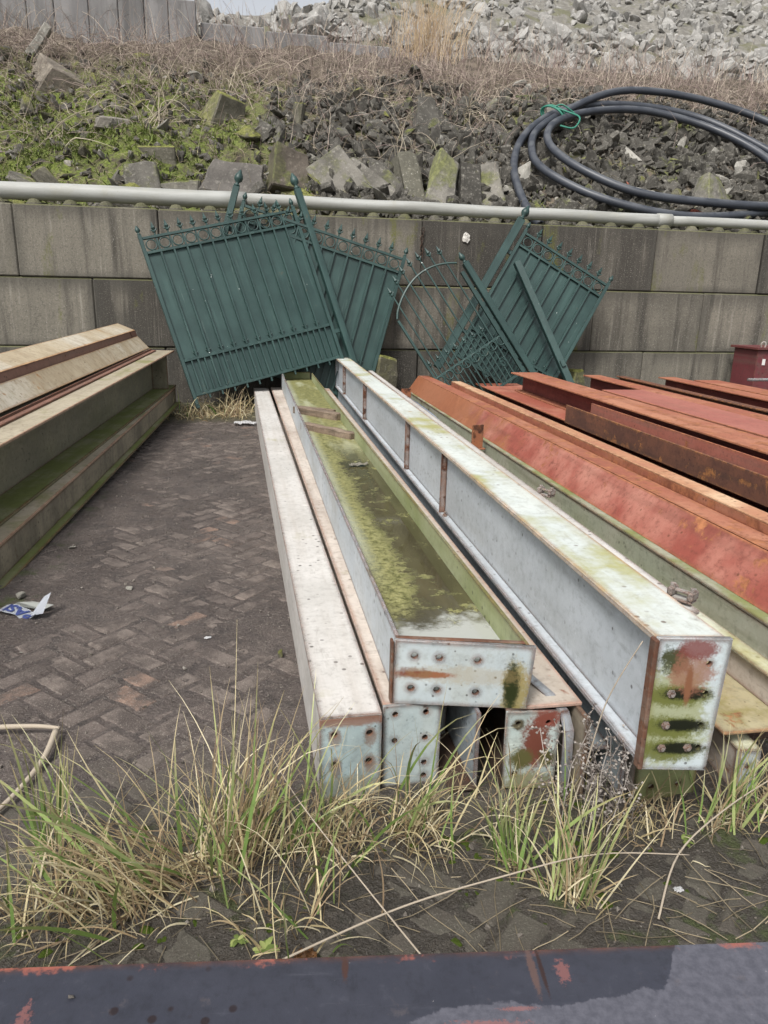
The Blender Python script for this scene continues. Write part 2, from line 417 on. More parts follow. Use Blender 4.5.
wall = thing('block_wall', 'tall wall of stacked weathered concrete blocks closing the yard under a long white pipe', 'wall', (0,9.74,-.09))
blk_bm = box(B(), -.796,.796,0,.8,0,.794, bev=.014); blk_me = mesh_of(blk_bm, 'concrete_block', WALLM)
hb = box(B(), -.396,.396,0,.8,0,.794, bev=.014); half_me = mesh_of(hb, 'concrete_block', WALLM)
def stud_bm():
    bm = B(); lathe(bm, [(.092,-.005),(.085,.02),(.05,.062),(.02,.07)], None, 10); return bm
stud_me = mesh_of(stud_bm(), 'stud', WALLM)
for row in range(3):
    for k in range(-4,8):
        x = -2.596 + (1.6*(k)+ (.8 if row != 1 else 0.0)) + (.003 if row==1 else 0)
        if row == 0: x = -2.596+1.6*k+.8
        o = link(bpy.data.objects.new('concrete_block', blk_me)); o.parent = wall
        o.location = (x+U(-.003,.003), U(-.012,.008)+.0006*row, .8*row+.002); o.rotation_euler = (0,U(-.002,.002),U(-.004,.004))
        if row == 2:
            for m_ in range(4):
                for yy in (.18,.58):
                    if -4.2 < x < 8.6:
                        t = link(bpy.data.objects.new('stud', stud_me)); t.parent = o; t.location = (-.6+.4*m_, yy, .796)
s = N('limewash', .9); s.col(s.mix(s.ramp(s.noise(s.coord(),60,4,.7),.45,.6), (.62,.6,.55), (.2,.19,.17))); LIME = s.m
o = obj('lime_stain', rock_bm_flat(), LIME, wall); o.location = (2.77, -.016, 2.20)
# eroded joint with a rusty lifting eye
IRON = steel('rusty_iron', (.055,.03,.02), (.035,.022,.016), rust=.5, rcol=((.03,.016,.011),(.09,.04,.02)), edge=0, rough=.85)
bm = B()
for k in range(7):
    M_ = Matrix.Translation((U(-.012,.012), -.012, -.05*k)) @ Matrix.Rotation(R(90*(k%2)),4,'Z') @ Matrix.Rotation(R(90),4,'X')
    pts = [M_ @ Vector((.017*math.cos(a), .03*math.sin(a), 0)) for a in [2*math.pi*q/10 for q in range(10)]]
    tube(bm, pts, .006, 5, closed=True)
o = obj('lifting_chain', bm, IRON, wall); o.location = (2.205, -.012, 2.27)

PIPEM = None
s = N('pipe_plastic', .55, .4); v = s.coord(); n = s.noise(s.scale(v,(.7,7,7)), 1.0, 7, .65); f_ = s.noise(v, 30, 5, .7)
c = s.mix(s.ramp(n,.35,.7), (.33,.335,.32), (.22,.22,.2)); xyz = s.sep(s.geo.outputs['Normal'])
c = s.mix(s.mul(s.ramp(s.noise(v,4,7,.7), .5,.68), .6), c, (.28,.275,.235)); c = s.mix(s.mul(s.ramp(f_,.6,.7),.5), c, (.22,.21,.17))
s.col(c); s.bump(f_, .003, .3); PIPEM = s.m
def pipe(a, b, r, collar, label):
    a = Vector(a); b = Vector(b); t = thing('drain_pipe', label, 'pipe', a, 0, 'pipe lengths along the wall top')
    n = 24; pts = [(b-a)*k/n + Vector((0,.006*math.sin(k*1.3+a.x), .004*math.sin(k*.8))) for k in range(n+1)]
    obj('pipe_body', tube(B(), pts, r, 18), PIPEM, t, True)
    if collar:
        d = (b-a).normalized(); e = (b-a)
        obj('pipe_socket', tube(B(), [e-d*.16, e-d*.155, e+d*.05, e+d*.055], [r*1.0,r*1.12,r*1.12,r*.9], 18), PIPEM, t, True)
pipe((-7.5,10.13,2.475), (.03,10.13,2.478), .100, False, 'thickest streaked white pipe length, ending behind the big green gate')
pipe((.035,10.13,2.485), (5.74,10.13,2.455), .079, True, 'middle length of white pipe, between both leaning green gate groups')
pipe((5.76,10.13,2.452), (13,10.13,2.452), .066, False, 'thinnest white pipe length on the wall under the hose coil')

# ------------------------------------------------------------------ gates
def gate_paint():
    s = N('green_gate_paint', .42, .45); v = s.coord(); n = s.noise(v, 2.5, 7, .6); f_ = s.noise(v, 38, 6, .7)
    c = s.mix(s.ramp(n,.35,.68), (.014,.037,.034), (.023,.055,.050))
    c = s.mix(s.mul(s.ramp(s.noise(s.scale(v,(12,12,.9)),1.0,6,.6), .52,.74),.5), c, (.042,.088,.080))
    c = s.mix(s.mul(s.ramp(f_,.58,.72),.4), c, (.03,.05,.045))
    c = s.mix(s.ramp(s.noise(v,17,4,.6), .715,.735), c, (.5,.54,.52)); c = s.mix(s.mul(s.ramp(s.noise(s.scale(v,(30,30,1.5)),1.0,6,.7), .60,.72),.45), c, (.10,.15,.135)); c = s.mix(s.mul(s.ramp(s.noise(v,31,6,.75),.60,.68),.8), c, (.025,.028,.02))
    c = s.mix(s.mul(s.ramp(s.noise(v,5,8,.7),.64,.72),.35), c, (.10,.07,.035))
    s.col(c); s.rough(s.mix(n,(.36,)*3,(.6,)*3)); s.bump(f_, .002, .3); return s.m
GATEM = gate_paint()
def spear_bm(L=.1):
    bm = B(); lathe(bm, [(.008,0),(.008,.022),(.017,.030),(.017,.042),(.009,.05),(.022,.068),(.016,.085),(.001,L+.035)], None, 6)
    tube(bm, [(-.03,0,.062),(-.024,0,.052),(-.008,0,.04)], [.005,.008,.007], 5); tube(bm, [(.03,0,.062),(.024,0,.052),(.008,0,.04)], [.005,.008,.007], 5)
    return bm
SPEAR = mesh_of(spear_bm(), 'spearhead', GATEM)
def pine_bm(r):
    return lathe(B(), [(r*.75,0),(r*1.0,.015),(r*.55,.03),(r*.5,.045),(r*1.15,.07),(r*1.3,.10),(r*1.05,.135),(r*.55,.165),(r*.45,.18),(r*.05,.20)], None, 8)
PINE = mesh_of(pine_bm(.04), 'finial', GATEM, True)
def part(name, me, parent, loc=(0,0,0), rot=(0,0,0), sc_=1):
    o = link(bpy.data.objects.new(name, me)); o.parent = parent; o.location = loc; o.rotation_euler = rot
    if sc_ != 1: o.scale = (sc_,)*3
    return o
RING = None
def ring_me(r):
    pts = [(r*math.cos(a),0,r*math.sin(a)) for a in [2*math.pi*q/18 for q in range(18)]]
    return mesh_of(tube(B(), pts, .008, 6, closed=True), 'ring', GATEM, True)
def place(o, O, u, v):
    u = Vector(u).normalized(); v = Vector(v); v = (v-u*v.dot(u)).normalized(); n = u.cross(v)   # n faces the yard
    # local x=u, y=-n (into the wall), z=v
    o.matrix_world = Matrix(((u.x,-n.x,v.x,O[0]),(u.y,-n.y,v.y,O[1]),(u.z,-n.z,v.z,O[2]),(0,0,0,1)))
def gate(label, w_, h_, n, post, posttop=.20, pw=.075, group='sheeted gate leaves'):
    """local: x 0..w, z 0 (top rail) .. -h, y back"""
    g = thing('gate', label, 'gate', (0,0,0), 0, group)
    for x in (.02, w_-.02):
        o = bxo('stile', (x-.02,x+.02,-.02,.02,-h_-.13,.03), GATEM, g); part('stile_cap', PINE, o, (x,0,.03), sc_=.55)
    band = .165
    bxo('top_rail', (.042,w_-.042,-.015,.015,-.03,0), GATEM, g); bxo('ring_rail', (.042,w_-.042,-.015,.015,-band-.03,-band), GATEM, g)
    pit = (w_-.084)/n; rm = ring_me((band-.03)/2-.009)
    mid = -h_*.765
    bxo('mid_rail', (.042,w_-.042,-.018,.015,mid-.032,mid), GATEM, g); bxo('bottom_rail', (.042,w_-.042,-.015,.015,-h_,-h_+.035), GATEM, g)
    bxo('sheet_panel', (.041,w_-.041,.0155,.0185,-h_+.012,-band-.012), GATEM, g, bev=0)
    for k in range(n):
        x = .042+pit*(k+.5); part('ring', rm, g, (x,0,-band/2-.015))
    for k in range(n+1):
        x = .042+pit*k
        if 0 < k < n:
            o = bxo('picket', (x-.009,x+.009,-.006,.012,-band+.001,-.031), GATEM, g, bev=0)
            bxo('rib', (x-.010,x+.010,-.020,.0152,mid+.001,-band-.031), GATEM, g, bev=.001)
            o = bxo('picket', (x-.010,x+.010,-.020,.012,-h_+.036,mid-.033), GATEM, g, bev=0)
            part('spearhead', SPEAR, o, (x,-.002,mid+.001), sc_=.95)
            part('spearhead', SPEAR, g, (x,0,.001), sc_=1.15)
            bxo('picket_foot', (x-.009,x+.009,-.009,.009,-h_-.05,-h_-.001), GATEM, g, bev=0)
        if k < n:
            xm = x+pit/2; bxo('picket', (xm-.008,xm+.008,-.020,.012,-h_+.036,mid-.033), GATEM, g, bev=0)
    if post:
        x = -.10 if post < 0 else w_+.10
        o = bxo('hinge_post', (x-pw/2,x+pw/2,-.055,.02,-h_-.25,posttop), GATEM, g, bev=.006)
        part('finial', PINE, o, (x,-.018,posttop))
        for z in (-.35,-h_+.3):
            bm = lathe(B(), [(.018,0),(.018,.09)], Matrix.Translation(((x+(w_ if post>0 else 0))/2 - (0 if post>0 else .0), 0, z)), 8)
            bxo('hinge', (min(x+post*-pw/2, w_ if post>0 else 0)+.001, max(x+post*-pw/2, w_ if post>0 else 0)-.001, -.012,.012, z, z+.05), GATEM, g)
    else:
        for z in (-.8*h_*.62, -h_*.56):
            pass
    return g
S = .955
g1 = gate('big green sheet metal gate leaf leaning in front of another gate, lifted at one corner', 1.885, 1.845, 12, 1, .22)
place(g1, (-1.158,9.13,1.937), (.931,.270,.220), (-.309,.245,.915))
g2 = gate('half hidden green sheet metal gate leaning behind the big gate leaf', 2.06, 1.84, 12, -1, .16)
place(g2, (-.02,9.60,2.39), (.9605,-.0349,-.2761), (.2782,.1441,.9496))
g3 = gate('narrower green gate leaf with a tall bare post, leaning behind the arched gate', 1.30, 1.80, 8, -1, .10, .10)
place(g3, (3.46,9.52,2.20), (.8548,-.1739,-.4889), (.5159,.1836,.8367))
# arched pedestrian gate of open bars
ag = thing('arched_gate', 'open barred green pedestrian gate with an arched top rail and thick hinge post', 'gate')
w_, h_ = 1.02, 1.36
bm = B(); obox(bm, (.015,0,-.02), (.015,0,-h_), .03, .03, (0,1,0), .002); obj('stile', bm, GATEM, ag)
bm = B(); obox(bm, (w_-.03,0,.05), (w_-.03,0,-h_), .045, .04, (0,1,0), .002); obj('stile', bm, GATEM, ag)
o = bxo('hinge_post', (w_+.02,w_+.095,-.05,.03,-h_-.15,.12), GATEM, ag, bev=.005); part('finial', PINE, o, (w_+.058,-.01,.12), sc_=.7)
def arch_z(x): t = min(1,max(0,x/(w_-.03))); return .30*math.sin(math.pi*min(1,(t*.86+.0)))**.75 if t > 0 else 0
pts = [(.015+(w_-.045)*k/20, 0, arch_z((w_-.045)*k/20)) for k in range(21)]
obj('arch_rail', tube(B(), pts, .014, 6), GATEM, ag)
for z in (-.82,-h_+.03):
    bxo('cross_rail', (.031,w_-.054,-.014,.014,z-.03,z), GATEM, ag)
for k in range(1,8):
    x = w_*k/8-.01; zt = arch_z(x)
    o = bxo('bar', (x-.008,x+.008,-.008,.008,-h_+.031,zt+.10), GATEM, ag, bev=0); part('spearhead', SPEAR, o, (x,0,zt+.10), sc_=1.1)
    xm = x-w_/16
    o = bxo('short_bar', (xm-.007,xm+.007,-.007,.007,-h_+.031,-.70), GATEM, ag, bev=0); part('spearhead', SPEAR, o, (xm,0,-.70), sc_=.9)
rm = ring_me(.052)
for k in range(8):
    part('ring', rm, ag, (w_*(k+.5)/8-.005, -.012, -.885))
    pts = [(w_*(k+.5)/8 + .045*(1-t/14)*math.cos(t*.75), -.012, -1.12+.07*math.sin(t*.75)*(1-t/16)) for t in range(13)]
    if k % 2 == 0: obj('scroll', tube(B(), pts, .006, 5), GATEM, ag)
place(ag, (1.74,8.92,1.11), (.8255,.10,.5219), (-.5596,.1907,.8065))
p = thing('gate_post', 'loose square green gate post propped diagonally across the narrower gate leaf', 'post')
A_, B_ = Vector((3.31,9.28,1.82)), Vector((3.80,8.78,.62))
d = (A_-B_); B_ = B_-d*.45
bm = B(); obox(bm, (0,0,0), A_-B_, .085, .085, (0,-1,0), .005); obj('post_shaft', bm, GATEM, p); p.location = B_
bm = B(); obox(bm, (A_-B_)*.3+Vector((0,-.06,0)), (A_-B_)*.34+Vector((0,-.06,0)), .05, .03, (0,-1,0), .002); obj('lug', bm, GATEM, p)

# ------------------------------------------------------------------ steel paints
def m_grey():   # pale blue-grey paint on the big I-beam's sides
    return steel('grey_paint', (.40,.43,.46), (.46,.49,.52), rust=.10, algae=.15, grime=.35, gcol=(.22,.23,.22), edge=.75, rough=.42, along=(30,1.2,5))
GREY = m_grey()
TOPW = steel('lichen_white_top', (.53,.56,.53), (.44,.48,.47), rust=.22, rcol=((.13,.05,.02),(.38,.19,.07)), algae=.46, acol=(.38,.36,.09), grime=.5, gcol=(.35,.33,.26), edge=.9, rough=.55, along=(9,.5,9), ascale=2.2)
BEIGE = steel('beige_paint', (.43,.415,.39), (.52,.50,.475), rust=.16, algae=.18, acol=(.38,.36,.2), grime=.42, gcol=(.33,.29,.25), edge=.55, rough=.6, along=(16,.6,16))
BEIGE2 = steel('worn_tan_paint', (.42,.36,.31), (.50,.45,.40), rust=.30, rcol=((.13,.06,.04),(.27,.13,.08)), algae=.15, grime=.6, gcol=(.2,.16,.13), edge=.8, rough=.75, along=(10,1.4,10))
PLATE = steel('plate_paint', (.33,.39,.40), (.41,.46,.46), rust=.30, algae=0, grime=.4, gcol=(.25,.25,.2), edge=.95, rough=.5, along=(9,9,2.5), sc=2.2)
ALG = steel('algae_coated', (.34,.36,.22), (.23,.26,.12), rust=.16, algae=.62, acol=(.25,.27,.05), grime=.5, gcol=(.17,.18,.08), edge=.5, rough=.6, along=(12,.8,12))
def st_box(s, c):
    c = s.mix(s.mul(s.blob(.09,.255,.13,.022,.5), .8), c, (.19,.085,.05))
    c = s.mix(s.mul(s.blob(.09,.03,.12,.05,.5), .55), c, (.20,.17,.10))
    for x,z in ((.042,.215),(.145,.21),(.045,.115),(.145,.118)): c = s.mix(s.mul(s.blob(x,z-.012,.02,.035,.7),.6), c, (.16,.08,.045))
    return c
PLRUST = steel('plate_edge_rust', (.085,.035,.02), (.13,.055,.03), rust=.5, rcol=((.03,.014,.01),(.16,.065,.03)), grime=.5, gcol=(.25,.24,.2), edge=0, rough=.9, sc=2)
BOXEND = steel('blue_plate_box', (.33,.43,.46), (.40,.49,.50), rust=.14, grime=.35, edge=.85, rough=.5, along=(9,9,2.5), sc=2.0, stains=st_box)
def st_u(s, c):
    c = s.mix(s.blob(.085,.098,.085,.012,.45), c, (.20,.028,.02))
    c = s.mix(s.mul(s.blob(.05,.10,.06,.02,.9),.7), c, (.13,.05,.03))
    c = s.mix(s.mul(s.blob(.335,.06,.04,.10,.5),.85), c, (.22,.17,.04))
    c = s.mix(s.blob(.325,.07,.024,.085,.5), c, (.018,.024,.006))
    c = s.mix(s.mul(s.blob(.2,.10,.2,.03,.9),.35), c, (.30,.22,.10))
    return c
UEND = steel('blue_plate_trough', (.37,.42,.44), (.43,.475,.485), rust=.13, grime=.3, gcol=(.33,.31,.22), edge=.95, rough=.45, along=(9,9,2.0), sc=1.8, stains=st_u)
def st_i(s, c):
    c = s.mix(s.mul(s.blob(.05,.16,.10,.16,.6),.75), c, (.24,.25,.09))
    for z in (.215,.127,.062):
        c = s.mix(s.mul(s.blob(.055,z-.006,.095,.034,.5),.9), c, (.105,.115,.02)); c = s.mix(s.blob(.085,z,.068,.019,.35), c, (.010,.012,.006))
    c = s.mix(s.blob(.047,.305,.038,.042,.7), c, (.05,.055,.025))
    c = s.mix(s.mul(s.blob(.09,.27,.055,.06,.8),.8), c, (.24,.11,.07)); c = s.mix(s.mul(s.blob(.095,.335,.055,.03,.4),.9), c, (.16,.045,.038))
    c = s.mix(s.blob(.085,.24,.010,.06,.4), c, (.19,.085,.045))
    return c
IEND = steel('blue_plate_girder', (.44,.50,.53), (.50,.56,.57), rust=.08, grime=.25, gcol=(.36,.38,.3), edge=.9, rough=.45, along=(9,9,2), sc=1.6, stains=st_i)
def st_c(s, c):
    c = s.mix(s.blob(.09,.16,.045,.10,.8), c, (.14,.045,.03)); c = s.mix(s.blob(.12,.24,.05,.03,.8), c, (.17,.05,.035))
    c = s.mix(s.blob(.05,.11,.038,.04,.6), c, (.09,.085,.03)); c = s.mix(s.blob(.13,.11,.03,.03,.6), c, (.085,.08,.03))
    c = s.mix(s.mul(s.blob(.08,.02,.09,.05,.6),.8), c, (.17,.16,.06)); c = s.mix(s.blob(.035,.225,.02,.02,.6), c, (.07,.06,.035))
    return c
CEND = steel('blue_plate_rusting', (.42,.50,.49), (.50,.56,.52), rust=.3, grime=.4, edge=.9, rough=.55, along=(9,9,3), sc=2.4, stains=st_c)
LEDGE = steel('dusty_ledge', (.36,.31,.26), (.44,.39,.34), rust=.3, rcol=((.2,.09,.06),(.38,.2,.14)), grime=.5, gcol=(.3,.25,.2), edge=.6, rough=.85, along=(8,1.2,8))
OLDTAN = steel('old_tan_rust', (.24,.20,.15), (.30,.26,.2), rust=.4, grime=.6, edge=.9, rough=.8)
DARKIN = steel('blue_grey_flange', (.27,.31,.34), (.33,.37,.40), rust=.25, grime=.6, gcol=(.12,.12,.11), edge=.95, rough=.6)  # darker blue-grey paint of inner flanges, strap and rail
STEELB = steel('bolt_steel', (.45,.44,.42), (.3,.28,.25), rust=.3, edge=.2, rough=.5, sc=4)

def beam(name, label, near, far, group=None, cat='steel beam'):
    near = Vector(near); far = Vector(far); a = -math.atan2(far.x-near.x, far.y-near.y)
    t = thing(name, label, cat, near, a, group)
    if abs(far.z-near.z) > 1e-4: t.rotation_euler[0] = math.atan2(far.z-near.z, (far.xy-near.xy).length)
    return t, (far-near).length
GB = 'grey painted beams in the middle stack'

# the beige box girder on the ground
t, L = beam('box_girder', 'long beige box girder lying lowest beside the empty lane', (.171,1.84,0), (.060,9.25,0), GB)
bxo('box_shell', (0,.176,.013,L,.0,.262), BEIGE, t, .004)
bxo('top_cover', (-.002,.178,.0,L,.2625,.271), BEIGE, t, .002)
plate([(0,0),(.176,0),(.176,.262),(0,.262)], [(.04,.212,.0095),(.142,.209,.0105),(.04,.115,.0095),(.141,.117,.0105)], .012, BOXEND, 'end_plate', t)
bxo('hole_shade_sheet', (.004,.172,.0125,.0129,.004,.258), steel('hole_shade_dark', (.03,.025,.02),(.02,.018,.015), rust=.4, edge=0), t, 0)  # dark sheet added behind the bolt holes in place of interior shade

# second beam, mostly under the trough
t, L = beam('drilled_girder', 'tan topped girder with a drilled end plate wedged under the flooded trough', (.358,1.87,0), (.268,9.3,0), GB)
bxo('top_flange', (0,.19,.012,L,.258,.2745), BEIGE2, t)
bxo('web', (.085,.099,.012,L,.018,.2575), BEIGE2, t)
bxo('bottom_flange', (0,.19,.012,L,.003,.0175), BEIGE2, t)
plate([(0,.002),(.172,.002),(.172,.272),(0,.272)], [(.034,.245,.009),(.126,.245,.009),(.126,.160,.009),(.034,.158,.009),(.126,.075,.009),(.126,.03,.009)], .0115, PLATE, 'end_plate', t)

# short channel piece between
t, L = beam('steel_channel', 'rust edged steel channel in the dark gap beneath the flooded trough', (.545,1.80,0), (.55,8.9,0), GB)
bxo('base_plate', (0,.085,0,L,.012,.024), IRON, t); bxo('flange', (.073,.085,0,L,.0245,.272), DARKIN, t)  # base plate's dark rust colour also paints in the gap's shade
plate([(0,.025),(.06,.025),(.06,.272),(0,.272)], [(.03,.19,.01)], .01, PLATE, 'web_plate', t, y0=.28)

# girder under the gap between trough and big I-beam
t, L = beam('capped_girder', 'girder with a badly rusted mottled end plate, below the flooded trough and big girder', (.708,1.80,0), (.74,9.2,0), GB)
bxo('top_flange', (0,.235,.013,L,.262,.274), LEDGE, t); bxo('web', (.07,.084,.013,L,.015,.2615), IRON, t); bxo('bottom_flange', (0,.17,.013,L,.003,.0145), IRON, t)  # dark rust on web and lower flange doubles as painted cavity shade
plate([(0,.012),(.158,.004),(.158,.262),(0,.266)], [(.035,.228,.009),(.125,.228,.009),(.035,.06,.009)], .012, CEND, 'end_plate', t, shear=-.06)
t, L = beam('side_lying_girder', 'I-shaped girder on its side with a blue grey hollow facing out beneath the big girder', (.925,1.74,0), (.96,9.1,0), GB)
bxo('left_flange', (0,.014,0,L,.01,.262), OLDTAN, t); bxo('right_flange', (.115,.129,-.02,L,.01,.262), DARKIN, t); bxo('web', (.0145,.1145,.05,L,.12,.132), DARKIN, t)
t, L = beam('packing_beam', 'low pale beam with two bolt holes, carrying the big grey girder', (1.08,1.70,0), (1.12,8.9,0), GB)
bxo('beam_body', (.004,.186,.012,L,.002,.262), BEIGE2, t, .004)
plate([(0,0),(.19,0),(.19,.262),(0,.262)], [(.05,.045,.0095),(.135,.048,.0095)], .0115, ALG, 'end_plate', t)
# bent grey strap over the capped girder
t = thing('bent_strap', 'grey metal strap bent down over the corner of the rusted end plate', 'strap', (.85,1.84,.27))
pts = [(-.10,.75,.018),(-.05,.36,.018),(-.02,.12,.016),(.01,.03,.006),(.035,-.03,-.02),(.045,-.055,-.07),(.045,-.06,-.16),(.043,-.06,-.255)]
bm = B()
for a,b in zip(pts,pts[1:]): pass
prev = None
for i,p_ in enumerate(pts):
    p_ = Vector(p_); d = (Vector(pts[min(i+1,len(pts)-1)])-Vector(pts[max(i-1,0)])).normalized()
    sx = Vector((.016,0,0)); n_ = sx.cross(d).normalized()*.0025
    q = [bm.verts.new(p_+a) for a in (-sx-n_, sx-n_, sx+n_, -sx+n_)]
    if prev:
        for k in range(4): bm.faces.new((prev[k],prev[(k+1)%4],q[(k+1)%4],q[k]))
    else: bm.faces.new(q[::-1])
    prev = q
bm.faces.new(prev); obj('strap_band', bm, DARKIN, t)
t['label']

# the trough: a channel lying web down, holding rainwater
t, L = beam('trough_beam', 'open channel beam lying web down as a trough of green rainwater', (.390,1.881,.2755), (.386,9.25,.2755), GB)
W_ = .380; SH = -.235
GREYO = steel('trough_side', (.40,.44,.47), (.46,.49,.51), rust=.16, algae=.3, grime=.5, gcol=(.27,.26,.22), edge=.9, rough=.5, along=(14,1.1,4))
bxo('side_wall', (.006,.018,.016,L,0,.198), GREYO, t, shear=SH*0+0)
o = bxo('side_wall', (W_-.018,W_-.006,.0,L-.2,0,.198), ALG, t)
for v in o.data.vertices:
    if v.co.y < .1: v.co.y += SH*(W_-.02)+.018
bm = B(); prism(bm, [(.0185,.001),(W_-.0185,.001),(W_-.0185,.013),(.0185,.013)], .017, L-.03, SH)
obj('trough_floor', bm, ALG, t)
plate([(-.004,.0),(W_-.01,.003),(W_+.004,.197),(0,.2)], [(.053,.155,.0105),(.122,.152,.0105),(.228,.149,.0105),(.046,.052,.0105),(.119,.05,.0105),(.227,.048,.0105)], .015, UEND, 'end_plate', t, shear=SH)
bxo('weld_edge', (-.0125,-.0045,-.002,.026,.002,.198), PLRUST, t, .003)
bxo('weld_edge', (.004,W_-.02,.0145,.030,.1985,.2035), PLRUST, t, .002, SH)
bxo('far_plate', (.0185,W_-.0185,L-.028,L-.012,.0,.192), ALG, t)
# pooled rainwater with floating algae scum
s = N('rainwater', .05, .5); v = s.coord(False); xyz = s.sep(v); n = s.noise(v, 3.2, 8, .66, .4); n2 = s.noise(v, 26, 6, .7); n3 = s.noise(s.scale(v,(1.6,.35,1)), 3.0, 6, .6)
xf = s.math('ADD', xyz[0], s.math('MULTIPLY', s.math('SUBTRACT', n, .5), .30))
n4 = s.noise(v, 70, 5, .75)
edge_ = s.math('ADD', xf, s.math('MULTIPLY', s.math('SUBTRACT', n2, .5), .22)); edge_ = s.math('ADD', edge_, s.math('MULTIPLY', s.math('SUBTRACT', n4, .5), .10))
scum = s.ramp(edge_, .205, .150)
scum = s.mul(scum, s.ramp(s.math('ADD', s.math('ADD', xyz[1], s.math('MULTIPLY', n3, .7)), s.math('MULTIPLY', n2, .4)), .72,1.05), s.ramp(n4, .28,.48))
fl = s.mul(s.ramp(s.noise(v,9,8,.7), .55,.60), s.ramp(n3,.38,.55), .85)
yel = s.mix(s.ramp(n2,.32,.62), (.075,.078,.022), (.25,.24,.10)); yel = s.mix(s.mul(s.ramp(n4,.5,.7),.4), yel, (.40,.39,.22))
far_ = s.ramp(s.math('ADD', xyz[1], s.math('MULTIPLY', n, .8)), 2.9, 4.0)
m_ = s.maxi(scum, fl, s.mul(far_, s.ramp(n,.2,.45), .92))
c = s.mix(m_, s.mix(s.ramp(n3,.4,.6), (.045,.040,.020), (.075,.068,.034)), yel)
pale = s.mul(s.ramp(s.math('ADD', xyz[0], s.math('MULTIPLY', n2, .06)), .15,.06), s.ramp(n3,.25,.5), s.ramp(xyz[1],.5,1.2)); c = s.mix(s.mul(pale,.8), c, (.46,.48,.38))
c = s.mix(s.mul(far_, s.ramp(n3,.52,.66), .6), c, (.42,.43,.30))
painted_sky = s.ramp(s.math('ADD', s.math('ADD', xyz[1], s.math('MULTIPLY', n, .5)), s.math('MULTIPLY', n2, .22)), .74,.62); c = s.mix(painted_sky, c, (.33,.34,.31))  # pale sky reflection painted into the water colour at the near end
s.col(c); s.rough(s.mix(m_, (.04,)*3, (.5,)*3)); s.p.inputs['IOR'].default_value = 1.33
b2 = s.mul(m_, n2); s.bump(b2, .004, .5); WATER = s.m
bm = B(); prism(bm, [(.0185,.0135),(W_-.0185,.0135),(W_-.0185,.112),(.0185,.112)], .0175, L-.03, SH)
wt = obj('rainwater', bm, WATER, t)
wood = steel('wet_wood', (.17,.12,.085), (.25,.19,.14), rust=.3, rcol=((.05,.035,.025),(.09,.065,.045)), grime=.7, gcol=(.05,.04,.03), edge=.3, rough=.8, along=(3,22,22), sc=1.5)
def plank(label, a, b, z, w_, h_, seed):
    a = Vector(a); b = Vector(b); m = (a+b)/2; e = thing('timber_batten', label, 'wood', (m.x,m.y,z), 0, None)
    e.rotation_euler[2] = math.atan2(b.y-a.y, b.x-a.x); Lp = (b-a).length
    bm = box(B(), -Lp/2,Lp/2,-w_/2,w_/2,0,h_, bev=.004)
    bmesh.ops.subdivide_edges(bm, edges=[e_ for e_ in bm.edges if e_.calc_length() > Lp*.5], cuts=9)
    for v in bm.verts: v.co += Vector((0, .010*fbm(v.co.x,seed,9), .006*fbm(v.co.x,seed+5,7)))
    obj('batten', bm, wood, e)
plank('upper split brown batten wedged across the flooded trough', (.412,6.60,0), (.745,6.16,0), .382, .09, .06, 1)
plank('thin dark stick lying behind the two battens across the trough', (.415,6.78,0), (.745,6.52,0), .384, .05, .035, 3)
plank('lower rotten dark batten wedged across the flooded trough', (.415,5.80,0), (.745,5.32,0), .379, .075, .055, 2)

# big grey I-beam on top
t, L = beam('grey_girder', 'big pale grey I-shaped girder on top of the stack with slotted mossy end plate', (.953,1.482,.2765), (1.062,9.3,.2765), GB)
Hh = .360; Wd = .172; sh = -.14
for nm,z0,z1,m,mt in (('top_flange',Hh-.018,Hh,TOPW,0),('bottom_flange',0,.016,GREY,0)):
    o = bxo(nm, (0,Wd,.0165,L,z0,z1), m, t)
    for v in o.data.vertices:
        if v.co.y < .1: v.co.y += sh*v.co.x
WX = .045
o = bxo('web', (WX-.007,WX+.007,.008,L,.0162,Hh-.0182), GREY, t)
plate([(0,0),(Wd-.012,-.002),(Wd+.003,Hh+.002),(0,Hh+.002)], [(.128,.297,.0085),(.045,.215,.007),(.13,.216,.0085),(.042,.127,.007),(.13,.128,.0085),(.04,.062,.007),(.105,.064,.0075),(.132,.064,.0085)], .016, IEND, 'end_plate', t, shear=sh)
bxo('weld_edge', (-.013,-.0005,-.004,.024,.0,Hh), PLRUST, t, .003)
for x,z in ((.046,.215),(.043,.127),(.041,.062),(.106,.064)):
    obj('bolt', lathe(B(), [(.0115,-.004),(.0115,.003),(.006,.004),(.006,.009),(.001,.0095)], Matrix.Translation((x,sh*x,z)) @ Matrix.Rotation(R(90),4,'X'), 6), STEELB, t)
RB = steel('stiffener_rust', (.30,.30,.30), (.20,.12,.09), rust=.6, edge=.9, rough=.8, sc=2)
for y in (2.24,3.25,5.3,7.0):
    bxo('stiffener', (.004,WX-.0075,y,y+.010,.0165,Hh-.0185), RB, t)
bxo('end_stiffener', (.0,Wd,L+.0005,L+.013,0,Hh), GREY, t)
for y in (3.1,3.16,2.9):
    pass
for y in (2.17,5.24):
    obj('bolt', lathe(B(), [(.014,0),(.014,.01),(.008,.011),(.008,.024),(.002,.025)], Matrix.Translation((.018,y,.0165)), 6), STEELB, t)

